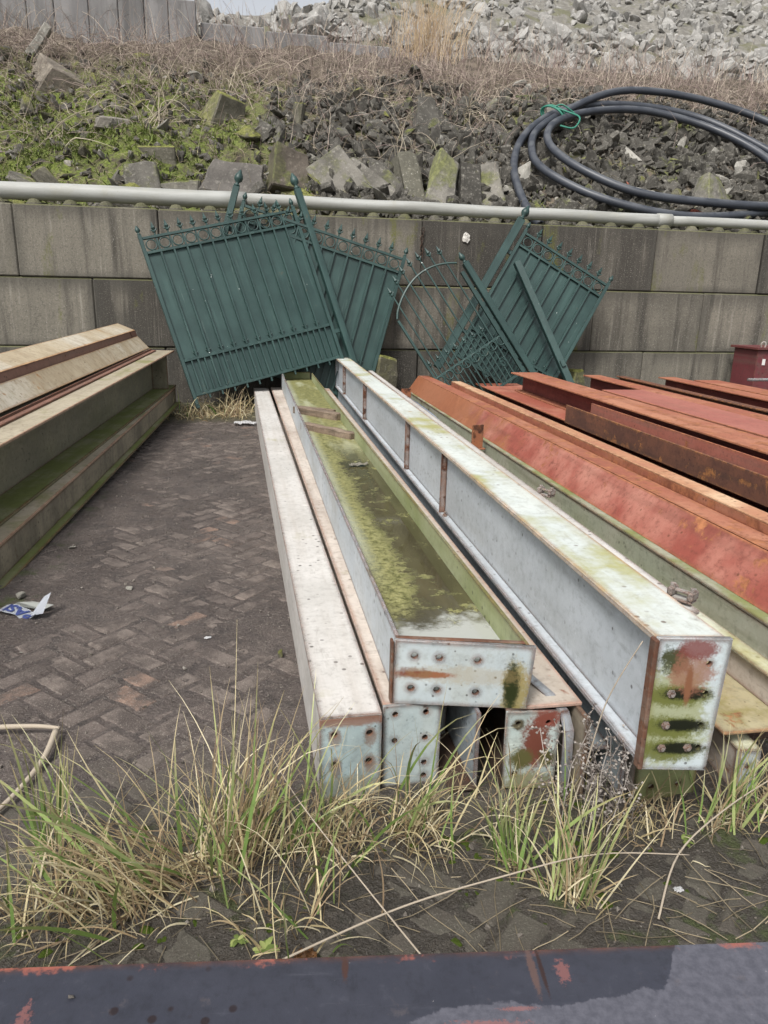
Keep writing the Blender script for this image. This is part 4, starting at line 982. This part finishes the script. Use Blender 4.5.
for _ in range(11000):
    y = 17.0+15*random.random()**1.3; x = U(-2+0*y, 9+.62*y)
    k = U(.07,.28)*(1.0 if random.random()<.93 else 2.0)
    dens = fbm(x,y,.55,12)
    if dens < -.12 and random.random() < .75: continue
    it.append((Vector((x,y,slope_z(x,y)+k*.15)), (k*U(.8,1.5),k,k*U(.5,1)), rq()))
scatter(bm, PR, it); tag(obj('rubble_tip_stones', bm, ROCKT), kind='stuff')

# old concrete barriers at the crest
bw = thing('panel_wall', 'far wall of upright grey concrete panels on the crest above the grassy slope', 'wall', (0,16,0))
s = N('old_panel', .9); v = s.coord(); n = s.noise(v,3,8,.65); st = s.noise(s.scale(v,(6,6,.6)),1,6,.6)
c = s.mix(s.ramp(st,.35,.65), (.075,.073,.071), (.165,.16,.155)); c = s.mix(s.mul(s.rnd(),.35), c, (.3,.29,.29)); s.col(s.mix(s.mul(s.ramp(n,.5,.7),.6), c, (.09,.085,.08))); s.bump(n,.02); PANM = s.m
x = -6.6
while x < -.75:
    w_ = U(.42,.6) if x > -5 else 1.2; bxo('wall_panel', (x+.004,x+w_-.004,0,.18,5.2,6.47+U(-.03,.04)+(.03 if x<-4 else 0)-.012*(x+4)), PANM, bw, .015); x += w_
bw2 = thing('low_barrier', 'low dark concrete barrier continuing the panel wall under the pale rubble tip', 'wall', (0,16.2,0))
x = -.70
while x < 2.5:
    bxo('barrier_block', (x+.01,x+1.2-.01,0,.3,5.2,6.14-.05*(x>0)-.1*(x>1.4)+U(-.02,.02)), PANM, bw2, .02); x += 1.2

# ------------------------------------------------------------------ hose coil
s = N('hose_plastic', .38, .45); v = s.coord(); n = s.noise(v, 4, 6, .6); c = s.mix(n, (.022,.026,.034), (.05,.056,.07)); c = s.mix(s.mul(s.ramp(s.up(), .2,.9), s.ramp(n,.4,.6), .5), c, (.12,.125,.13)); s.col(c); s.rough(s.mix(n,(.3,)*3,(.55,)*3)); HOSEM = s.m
hc = thing('hose_coil', 'big loose coil of thick dark grey plastic hose lying on the rubble slope', 'hose', (0,10.45,2.30))
e2 = Vector((0,math.cos(A),math.sin(A))); nn_ = Vector((0,-math.sin(A),math.cos(A)))
def sp(u, s_, h):
    if s_ > 1.2: s_ = 1.2+(s_-1.2)*.90
    return Vector((u,0,0)) + e2*s_ + nn_*h
def smooth_pts(keys, per=8):
    P = [Vector(k) for k in keys]; out = []
    for i in range(len(P)-1):
        p0,p1,p2,p3 = P[max(i-1,0)],P[i],P[i+1],P[min(i+2,len(P)-1)]
        for k in range(per):
            t = k/per; out.append(.5*((2*p1)+(-p0+p2)*t+(2*p0-5*p1+4*p2-p3)*t*t+(-p0+3*p1-3*p2+p3)*t**3))
    out.append(P[-1]); return out
ka = [(3.98,-.10,.12),(3.88,.32,.14),(3.97,1.45,.16),(4.37,2.55,.2),(5.03,3.38,.26),(5.84,3.88,.28),(6.94,4.05,.26),(7.9,3.72,.24),(8.55,2.8,.22),(8.9,1.8,.2),(8.6,.75,.2),(7.74,.42,.2),(6.7,.16,.22),(5.95,.16,.22),(5.22,.43,.22),(4.72,.82,.22),(4.36,1.42,.22),(4.38,2.05,.22),(4.62,2.72,.24),(5.2,3.36,.3),(6.05,4.02,.4),(6.8,4.32,.42),(7.8,4.25,.4),(8.8,3.75,.35),(9.5,2.8,.3),(9.6,1.7,.26),(9.0,.7,.24),(8.0,.40,.30),(6.9,.34,.32),(5.7,.55,.30),(5.0,1.05,.32),(4.64,1.85,.32),(4.78,2.62,.32),(5.3,3.22,.32),(6.1,3.66,.30),(6.9,3.72,.3),(7.75,3.30,.28),(8.3,2.55,.26),(8.5,1.8,.22),(8.3,1.0,.15)]
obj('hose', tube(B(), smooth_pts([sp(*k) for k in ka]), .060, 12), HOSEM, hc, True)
s = N('green_cord', .6); s.col((.03,.17,.12)); CORD = s.m
bm = B()
c0 = sp(5.0,3.25,.30); dx = Vector((.72,.55,.3)).normalized()
for k in range(2):
    ax = (sp(5.6,3.65,.3)-sp(4.7,2.8,.3)).normalized(); p1 = ax.orthogonal().normalized(); p2 = ax.cross(p1)
    tube(bm, [c0+ax*(.06*k)+ (e2*math.cos(a)*.22*0) + (nn_*math.cos(a)*.12 + ax.cross(nn_)*math.sin(a)*.22) for a in [2*math.pi*q/20 for q in range(20)]], .016, 6, closed=True)
tube(bm, smooth_pts([c0+nn_*.12+Vector((0,0,0)), c0+Vector((.18,-.2,.02)), c0+Vector((.30,-.42,-.10)), c0+Vector((.16,-.55,-.28)), c0+Vector((-.05,-.5,-.25))]), .014, 6)
tube(bm, smooth_pts([c0+nn_*.12, c0+Vector((.12,-.1,.14)), c0+Vector((.34,-.12,.02))]), .012, 6)
obj('cord_tie', bm, CORD, hc, True)

# ------------------------------------------------------------------ brambles and grass on the slope
def stalk_material(name, cols, rough=.85):
    s = N(name, rough, .2); ri = s.geo.outputs['Random Per Island']
    c = s.mix(s.ramp(ri,.0,.5), cols[0], cols[1]); c = s.mix(s.ramp(ri,.5,1), c, cols[2]); s.col(c); return s.m
BRAM = stalk_material('bramble_stalk', ((.17,.125,.115),(.28,.225,.195),(.42,.36,.29)))
CANE = stalk_material('pale_cane', ((.34,.29,.22),(.44,.39,.30),(.25,.21,.16)))
def stem(bm, x, y, L, lean, az, r, droop, n=7, sides=3, wob_=.12):
    p = Vector((x,y,slope_z(x,y)-.02)); d = Vector((math.sin(lean)*math.cos(az), math.sin(lean)*math.sin(az), math.cos(lean))); pts = [p.copy()]
    wob = Vector((U(-1,1),U(-1,1),U(-.5,.5)))*.10
    for k in range(n):
        d = (d + Vector((0,0,-droop/n)) + wob + Vector((U(-1,1),U(-1,1),U(-1,1)))*wob_).normalized(); p = p + d*(L/n)
        if p.z < slope_z(p.x,p.y)+.02: p.z = slope_z(p.x,p.y)+.02
        pts.append(p.copy())
    tube(bm, pts, [r*(1-.7*k/n) for k in range(n+1)], sides, cap=False); return pts
bm = B()
for _ in range(4600):
    x = U(-4.2,11.5); s_ = random.triangular(.9,5.9,4.9)
    if 4.2 < x < 9.3 and s_ < 3.9 and random.random() < .93: continue
    if s_ < 3.2 and random.random() < (.35 if .2 < x < 4.2 else .62): continue
    _, y = pos_on(x, s_)
    stem(bm, x, y, U(.3,1.15), abs(random.gauss(.75,.5)), U(0,6.28), U(.0025,.006), U(.2,2.2), 8, wob_=.30)
for _ in range(1100):   # beyond the crest, in front of barriers and tip
    x = U(-5,12.5); y = U(14.7,17.1); stem(bm, x, y, U(.35,.95), abs(random.gauss(.3,.3)), U(0,6.28), U(.004,.008), U(.1,1.0), 6)
tag(obj('bramble_stems', bm, BRAM), kind='stuff')
bm = B()
for _ in range(4200):   # fine dead grass straws hanging through the stones
    x = U(-4,10.5); s_ = 5.2*random.random()
    if 4.3 < x < 9 and s_ < 3.7 and random.random() < .75: continue
    _, y = pos_on(x, s_); stem(bm, x, y, U(.12,.4), abs(random.gauss(.8,.4)), U(3.4,6.0), U(.0025,.0045), U(1,2.4), 4)
STRAW = stalk_material('dead_straw', ((.24,.2,.13),(.33,.28,.19),(.17,.14,.10)))
tag(obj('dead_straw', bm, STRAW), kind='stuff')
for i,(x,s_,n,lab) in enumerate(((-1.35,2.55,13,'fountain of pale arching canes above the mossy ledge'),(1.75,3.6,16,'clump of pale dead canes uphill of the tall green post'),(3.75,3.5,18,'tangle of pale canes left of the hose coil'),(-2.55,1.6,8,'few thin pale canes rising from the grass at the slope foot'),(-.2,3.9,10,'bleached cane clump below the low dark barrier'),(2.35,1.6,9,'pale canes hanging in front of the leaning slabs'))):
    _, y = pos_on(x, s_); bm = B()
    for k in range(n):
        stem(bm, x+random.gauss(0,.12), y+random.gauss(0,.08), U(.6,1.4), U(.2,1.2), U(0,6.28), U(.005,.010), U(.5,2.2), 12, 5, .30)
    for k in range(n*2): stem(bm, x+random.gauss(0,.3), y+random.gauss(0,.2), U(.3,.9), U(.3,1.4), U(0,6.28), U(.003,.006), U(.4,2.0), 9, 4, .35)
    tag(obj('dead_bramble', bm, CANE), lab, 'dead bush')
s = N('tan_shrub', .9); s.col(s.mix(s.geo.outputs['Random Per Island'], (.34,.24,.14), (.46,.36,.24))); TANS = s.m
bm = B()
for k in range(260):
    x = 3.75+random.gauss(0,.38); y = 16.6+random.gauss(0,.2); stem(bm, x, y, U(.6,1.5), abs(random.gauss(0,.28)), U(0,6.28), .006, .2, 5)
tag(obj('dry_reed_clump', bm, TANS), 'orange tan clump of dry stalks at the foot of the pale rubble tip', 'dead bush')
LEAF = stalk_material('slope_green', ((.085,.115,.03),(.15,.195,.055),(.25,.27,.10)))
def blade(bm, p, d, L, w_, droop, n=3):
    side = d.cross(Vector((0,0,1))); side = side.normalized() if side.length > 1e-3 else Vector((1,0,0)); side = (Quaternion(d, U(-1,1)) @ side)
    prev = None
    for k in range(n+1):
        ww = w_*(1-(k/n)**1.6)+.0003
        q = (bm.verts.new(p-side*ww), bm.verts.new(p+side*ww))
        if prev: bm.faces.new((prev[0],prev[1],q[1],q[0]))
        prev = q; d = (d+Vector((0,0,-droop/n))).normalized(); p = p+d*(L/n)
bm = B(); c_ = 0
while c_ < 10500:
    x = U(-4,6); s_ = 4.6*random.random(); _, y = pos_on(x, s_)
    keep = (1.0 if x < -1.2 else .5 if x < 1 else .09) * (1.0 if fbm(x,y,1.1,5.5) > -.05 else .12) * (1 if s_ < 3.7 else .3)
    if random.random() > keep: continue
    for _ in range(3):
        d = Vector((random.gauss(0,.5),random.gauss(-.3,.5),1)).normalized(); blade(bm, Vector((x+U(-.03,.03),y+U(-.03,.03),slope_z(x,y)-.01)), d, U(.06,.16), U(.005,.010), U(.4,1.9), 3)
    c_ += 3
tag(obj('slope_grass', bm, LEAF), kind='stuff')

# ------------------------------------------------------------------ grass tufts of the yard
def grass_material():
    s = N('yard_grass', .7, .25); a = s.n('ShaderNodeVertexColor'); a.layer_name = 'tint'; s.col(a.outputs[0])
    tr = s.n('ShaderNodeBsdfTranslucent'); s.l(a.outputs[0], tr.inputs[0]); mx = s.n('ShaderNodeMixShader'); mx.inputs[0].default_value = .28
    s.l(s.p.outputs[0], mx.inputs[1]); s.l(tr.outputs[0], mx.inputs[2]); s.l(mx.outputs[0], s.out.inputs['Surface']); return s.m
GRASSM = grass_material()
ST = ((.60,.52,.31),(.52,.43,.25),(.68,.61,.42),(.36,.27,.16),(.30,.22,.14)); GR = ((.20,.30,.08),(.27,.36,.12),(.16,.25,.07),(.36,.42,.17))
def tuft(label, x, y, n, lo, hi, spread, lean=(0,0), green=.3, group='wild grass tufts', rad=.05, w_=.0019, zf=None, seed=None, droop=(.4,2.0)):
    bm = B(); cl = bm.loops.layers.float_color.new('tint')
    zf = zf or mud_h
    th = int(n*.9)
    for q_ in range(n+th):
        px, py = x+random.gauss(0,rad), y+random.gauss(0,rad*.8)
        g = random.random() < green and q_ < n
        L = U(lo,hi)*(1.0 if g else U(.6,1.05))
        if q_ >= n: L *= U(.25,.6)
        d = Vector((random.gauss(lean[0],spread), random.gauss(lean[1],spread), 1)).normalized()
        col = random.choice(GR if g else ST); k = U(.75,1.15)
        if q_ >= n: d = Vector((random.gauss(lean[0],.9), random.gauss(lean[1],.9), .6)).normalized(); k *= .85
        _ = 0; tip = random.choice(ST)
        p = Vector((px,py,zf(px,py)-.012)); n_ = 7; dr = U(*droop)*(.55 if g else 1.0)
        side = d.cross(Vector((0,-1,.3))).normalized(); side = Quaternion(d, U(-1.2,1.2)) @ side
        prev = None; ww0 = w_*U(.5,1.4)*(1.5 if g else .75); curl = Vector((random.gauss(0,.22),random.gauss(0,.2),0))
        for i in range(n_+1):
            t = i/n_; ww = ww0*(1-t**2.2)*(.7+.6*min(1,t*4))+.00025
            q = (bm.verts.new(p-side*ww), bm.verts.new(p+side*ww))
            if prev:
                f = bm.faces.new((prev[0],prev[1],q[1],q[0])); f.smooth = True
                tt = max(0,(t-.55)/.45)*(.8 if g else .3)
                for lp in f.loops: lp[cl] = tuple((col[c]*(1-tt)+tip[c]*tt)*k for c in range(3))+(1,)
            prev = q; d = (d+Vector((0,0,-dr*(t**1.2)/n_*2))+curl/n_).normalized(); p = p+d*(L/n_)
            gz = zf(p.x,p.y)+.006
            if p.z < gz: p.z = gz+.002
    me = bpy.data.meshes.new('grass_tuft')
    bm.to_mesh(me); bm.free(); me.materials.append(GRASSM)
    return tag(link(bpy.data.objects.new('grass_tuft', me)), label, 'grass tuft', group)
tuft('tallest green and straw grass tuft, left of the beige box girder end', -.085,1.66,150,.26,.58,.24,(.10,.05),.26,rad=.06)
tuft('straw tuft swept over to the left from the tallest grass', -.22,1.58,95,.3,.6,.24,(-.75,-.05),.10,rad=.07)
tuft('dense straw tuft drooping in front of the beige box girder end', .16,1.66,105,.22,.46,.32,(.25,-.1),.2,rad=.07,droop=(1.0,2.6))
tuft('yellow arching tuft before the drilled girder plate', .40,1.66,85,.22,.5,.34,(.15,-.15),.22,rad=.06,droop=(1.0,2.8))
tuft('low fan shaped tuft sprawling at the left frame of the yard', -.50,1.53,70,.2,.44,.34,(-.1,.05),.15,rad=.06,droop=(.8,2.2))
tuft('thin bright green upright tuft beside the dry branch', -.52,1.70,26,.3,.44,.08,(.0,.0),.9,rad=.02,droop=(.1,.6))
tuft('flattened straw tuft between the left fan and the tallest tuft', -.33,1.50,70,.2,.45,.30,(-.35,-.1),.2,rad=.07,droop=(.8,2.4))
tuft('spiky pale tuft standing alone nearest the front beam', .745,1.40,70,.18,.42,.30,(.12,.1),.22,rad=.035,droop=(.2,1.3))
tuft('small green tuft just left of the spiky pale one', .635,1.50,30,.2,.32,.12,(-.05,.05),.75,rad=.02,droop=(.2,1.0))
tuft('dry tuft at the foot of the short capped block', 1.29,1.56,55,.16,.36,.28,(.25,.12),.4,rad=.04,droop=(.3,1.4))
tuft('brown withered tuft under the big girder end', 1.06,1.60,55,.12,.30,.35,(.1,.1),.1,rad=.07,droop=(.8,2.2))
tuft('sparse straw wisps under the rusted mottled end plate', .72,1.68,40,.15,.4,.3,(.0,.0),.15,rad=.07)
tuft('short bent wisps beside the front beam below the tallest tuft', .06,1.40,40,.15,.36,.4,(.1,.1),.25,rad=.08,droop=(1.0,2.5))
tuft('thin tuft at the far right edge of the yard', 1.50,1.62,40,.15,.35,.25,(.0,.1),.3,rad=.05)
tuft('dry straw heap under the lifted corner of the big green gate', -.21,8.78,120,.25,.5,.6,(.0,-.2),.02,rad=.12,w_=.004,droop=(1.5,3))
tuft('brownish dead grass under the big green gate, nearer the left stack', -.58,8.75,110,.2,.42,.6,(-.1,-.2),.02,rad=.16,w_=.004,droop=(1.5,3))
bm = B()
for _ in range(190):   # broken straws lying about
    x = U(-.75,1.5); y = U(1.18,1.78); a = U(0,6.28); L = U(.06,.3); p = Vector((x,y,mud_h(x,y)+.004)); 
    pts = []
    d = Vector((math.cos(a),math.sin(a),U(-.02,.12)))
    for k in range(5): pts.append(p.copy()); d = (d+Vector((U(-.2,.2),U(-.2,.2),U(-.05,.03)))).normalized(); p = p+d*(L/5); p.z = max(p.z, mud_h(p.x,p.y)+.003)
    tube(bm, pts, .0012, 3, cap=False)
OLDS = stalk_material('old_straw', ((.10,.085,.06),(.20,.165,.11),(.30,.25,.17)))
tag(obj('loose_straw', bm, OLDS), kind='stuff')
# moss cushions between the pavers
s = N('moss', .95, .1); n = s.noise(s.coord(False), 60, 5, .7); s.col(s.mix(n, (.022,.036,.006), (.060,.085,.014))); s.bump(n,.006,.8); MOSS = s.m
bm = B(); it = []
for _ in range(620):
    x = U(-.9,1.9); y = U(1.15,1.95)
    if fbm(x,y,3.2,14) < .06: continue
    k = U(.008,.030); it.append((Vector((x,y,mud_h(x,y)-.001)), (k*1.6,k,k*.45), Quaternion((0,0,1),U(0,6.28))))
PM = [proto(rock_bm(500+k,.8,16)) for k in range(6)]
scatter(bm, PM, it); tag(obj('moss_cushions', bm, MOSS), kind='stuff')
# small clods and stones by name
def clod(label, x, y, s_, mat, zf=mud_h, cat='stone', name='stone', group=None):
    o = obj(name, rock_bm(int(1000+abs(x*977+y*131)), .7, 13, 1), mat); o.scale = s_; o.location = (x,y,zf(x,y)+s_[2]*.3); o.rotation_euler = (0,0,U(0,6)); tag(o, label, cat, group)
PALES = stone_material('pale_stone', (.30,.29,.25), (.42,.40,.35), .1)
clod('pale lumpy stone beside the mossy girder, above the torn sign scrap', -1.085,3.50,(.075,.055,.05),PALES)
clod('small pale pebble lying in the lane near the torn scrap', -.60,3.55,(.05,.04,.03),PALES)
clod('greenish stone at the foot of the mossy girder', -1.08,3.05,(.06,.05,.035),ROCKM)
clod('tiny white pebble on the lane mud', -.93,2.92,(.02,.015,.012),PALES)
clod('mossy clod stuck against the side of the beige box girder', .10,2.75,(.035,.05,.05),ROCKM)
clod('pale pebble on the lane below the pale pebble pair', -1.0,4.2,(.045,.04,.03),PALES)
for k,(x,y) in enumerate(((.93,1.62),(1.02,1.72),(.60,1.62),(1.35,1.42),(.2,1.25))):
    clod('dark crumbly clod on the mossy ground before the stack', x,y,(U(.03,.06),U(.03,.05),U(.02,.03)),ROCKD,group='dark clods before the stack')
# wrapper, leaf, torn sign
s = N('white_film', .45); s.col(s.mix(s.noise(s.coord(),30,4,.6),(.55,.55,.55),(.75,.75,.76))); FILM = s.m
def crumple(label, x, y, w_, h_, amp, mat, seed, name, cat, zf=mud_h, rz=0):
    bm = B(); g = [[bm.verts.new((w_*(i/8-.5), h_*(j/6-.5), amp*(.9+fbm(i*.55,j*.7,1,seed)) )) for i in range(9)] for j in range(7)]
    for j in range(6):
        for i in range(8):
            if (i in (0,7) and j in (0,5) and (i+j+seed) % 2): continue
            bm.faces.new((g[j][i],g[j][i+1],g[j+1][i+1],g[j+1][i]))
    bmesh.ops.solidify(bm, geom=bm.faces[:], thickness=.0008)
    o = obj(name, bm, mat); o.location = (x,y,zf(x,y)+.004); o.rotation_euler = (0,0,rz); tag(o, label, cat); return o
crumple('crumpled white plastic film under the big green gate', -.03,8.2,.28,.16,.03,FILM,2,'plastic_scrap','litter')
crumple('tiny torn white paper on the lane', -.2,2.95,.03,.02,.004,FILM,4,'paper_scrap','litter')
crumple('white foil scrap at the foot of the lichened channel block', 1.02,1.36,.05,.03,.01,FILM,5,'foil_scrap','litter').scale = (.5,.5,.5)
crumple('silvery dead leaf floating on the trough water', .655,4.45,.12,.06,.012,steel('dead_leaf',(.35,.33,.28),(.22,.2,.15),rust=.2,edge=0),6,'dead_leaf','leaf',lambda x,y:.386)
crumple('curled orange brown leaf beside the front beam', .087,1.30,.05,.035,.014,steel('brown_leaf',(.30,.13,.04),(.2,.09,.03),rust=.2,edge=0),3,'dead_leaf','leaf')
sg = thing('torn_sign', 'torn white plastic scrap with dark blue letters, lying upside down by the mossy girder', 'litter', (-1.035,3.30,.012), R(-27))
s = N('sign_white', .4); s.col(s.mix(s.noise(s.coord(),12,5,.6),(.42,.45,.50),(.56,.58,.62))); SGM = s.m
s = N('sign_blue', .45); s.col((.035,.05,.16)); SGB = s.m
s = N('sign_clear', .35); s.col((.30,.31,.29)); SGC = s.m
bm = B(); g = []
for i in range(13):
    x = -.105+.21*i/12; zz = .012*math.sin(i*.5)+.02*max(0,(i-9)/3)**2
    g.append([bm.verts.new((x, -.035+.006*math.sin(i*1.3), zz)), bm.verts.new((x, .035+.004*math.sin(i*2.1), zz+.006))])
for a,b in zip(g,g[1:]): bm.faces.new((a[0],b[0],b[1],a[1]))
bmesh.ops.solidify(bm, geom=bm.faces[:], thickness=.0012); obj('sign_strip', bm, SGM, sg)
me = text_mesh('PASI', .075); me.transform(Matrix.Rotation(R(180),4,'Z'))
for v_ in me.vertices:
    i = (v_.co.x+.105)/.21*12; v_.co.z += .0035+.012*math.sin(i*.5)+.02*max(0,(i-9)/3)**2+.003+.006*(v_.co.y/.07)
me.materials.append(SGB); obj('lettering', me, None, sg)
bm = B(); vs = [bm.verts.new(p) for p in ((.085,-.03,.01),(.135,-.01,.02),(.115,.075,.085),(.095,.05,.07))]; bm.faces.new(vs); bmesh.ops.solidify(bm, geom=bm.faces[:], thickness=.001); obj('curled_corner', bm, SGM, sg)
bm = B(); vs = [bm.verts.new(p) for p in ((-.09,.04,.004),(.085,.05,.006),(.10,.10,.012),(-.02,.11,.006),(-.085,.085,.004))]; bm.faces.new(vs); bmesh.ops.solidify(bm, geom=bm.faces[:], thickness=.001); obj('clear_backing', bm, SGC, sg)
# twigs
TWIG = stalk_material('dry_twig', ((.40,.35,.28),(.33,.28,.22),(.24,.19,.14)))
def twig(label, pts, r, name='dry_branch', cat='branch', side=()):
    bm = tube(B(), smooth_pts(pts,6), [r*(1-.45*k/((len(pts)-1)*6)) for k in range((len(pts)-1)*6+1)], 7)
    for q in side: tube(bm, smooth_pts(q,5), r*.5, 5)
    tag(obj(name, bm, TWIG, None, True), label, cat)
twig('pale bent dry branch lying on the mud at the lane edge', [(-1.05,2.33,.02),(-.85,2.318,.03),(-.72,2.305,.032),(-.64,2.285,.03)], .011)
twig('darker stick angled below the pale bent branch', [(-.648,2.27,.03),(-.655,2.12,.022),(-.70,1.95,.018),(-.78,1.80,.012)], .011)
twig('long thin dead stalk crossing the front grass', [(.02,1.28,.03),(.30,1.345,.07),(.55,1.37,.10),(.80,1.385,.12),(1.05,1.38,.09)], .0028, 'dead_stalk', 'stalk')
twig('slim stalk slanting through the grass in front of the box girder', [(.40,1.12,.02),(.25,1.35,.10),(.10,1.60,.18),(.03,1.72,.25)], .0022, 'dead_stalk', 'stalk')
twig('thin brown stalk rising before the big grey girder', [(.80,1.58,.0),(.86,1.60,.2),(.89,1.58,.42),(.95,1.55,.60)], .0026, 'dead_stalk', 'stalk')
twig('bent stalk low beside the withered tuft', [(.92,1.28,.01),(1.05,1.42,.06),(1.25,1.52,.10),(1.5,1.62,.12)], .003, 'dead_stalk', 'stalk')
# withered seed weed before the capped girder
bm = B()
for k in range(16):
    x, y = .90+random.gauss(0,.05), 1.60+random.gauss(0,.03); pts = [Vector((x,y,0))]; d = Vector((random.gauss(0,.18),random.gauss(0,.1),1)).normalized()
    for j in range(7):
        d = (d+Vector((random.gauss(0,.16),random.gauss(0,.1),random.gauss(0,.05)))).normalized(); pts.append(pts[-1]+d*U(.03,.055))
    tube(bm, pts, .0013, 3, cap=False)
    for p_ in pts[2:]:
        for _ in range(4):
            q = p_+Vector((random.gauss(0,.014),random.gauss(0,.014),random.gauss(0,.012))); tube(bm, [p_, q], .0007, 3, cap=False); lathe(bm, [(.001,0),(.0042,.004),(.001,.008)], Matrix.Translation(q), 5)
s = N('weed_seed', .9); s.col(s.mix(s.geo.outputs['Random Per Island'], (.09,.07,.06), (.34,.31,.28))); WEEDM = s.m
tag(obj('dead_weed', bm, WEEDM), 'withered grey brown weed with seed heads before the hollow girder end', 'dead weed')
# low green weeds
def weed(label, x, y, n, r):
    bm = B()
    for k in range(n):
        a = U(0,6.28); d = Vector((math.cos(a),math.sin(a),U(.3,1.2))).normalized(); L = r*U(.6,1.1); p = Vector((x,y,mud_h(x,y)))
        sd_ = d.cross(Vector((0,0,1))).normalized(); prev = None
        for j in range(5):
            ww = r*.17*math.sin(math.pi*(j+.4)/4.6)+.0008; q = (bm.verts.new(p-sd_*ww), bm.verts.new(p+sd_*ww))
            if prev: bm.faces.new((prev[0],prev[1],q[1],q[0]))
            prev = q; d = (d+Vector((0,0,-.22))).normalized(); p = p+d*L/4
    tag(obj('weed', bm, LEAF), label, 'weed')
weed('small leafy green weed beside the front beam and orange leaf', -.0,1.345,16,.035); weed('tiny rosette weed between front beam and tallest tuft', -.06,1.37,12,.026); weed('leafy weed sprouting under the big grey girder end', 1.13,1.52,12,.03); weed('low weed at the corner of the short capped block', 1.42,1.60,10,.028)
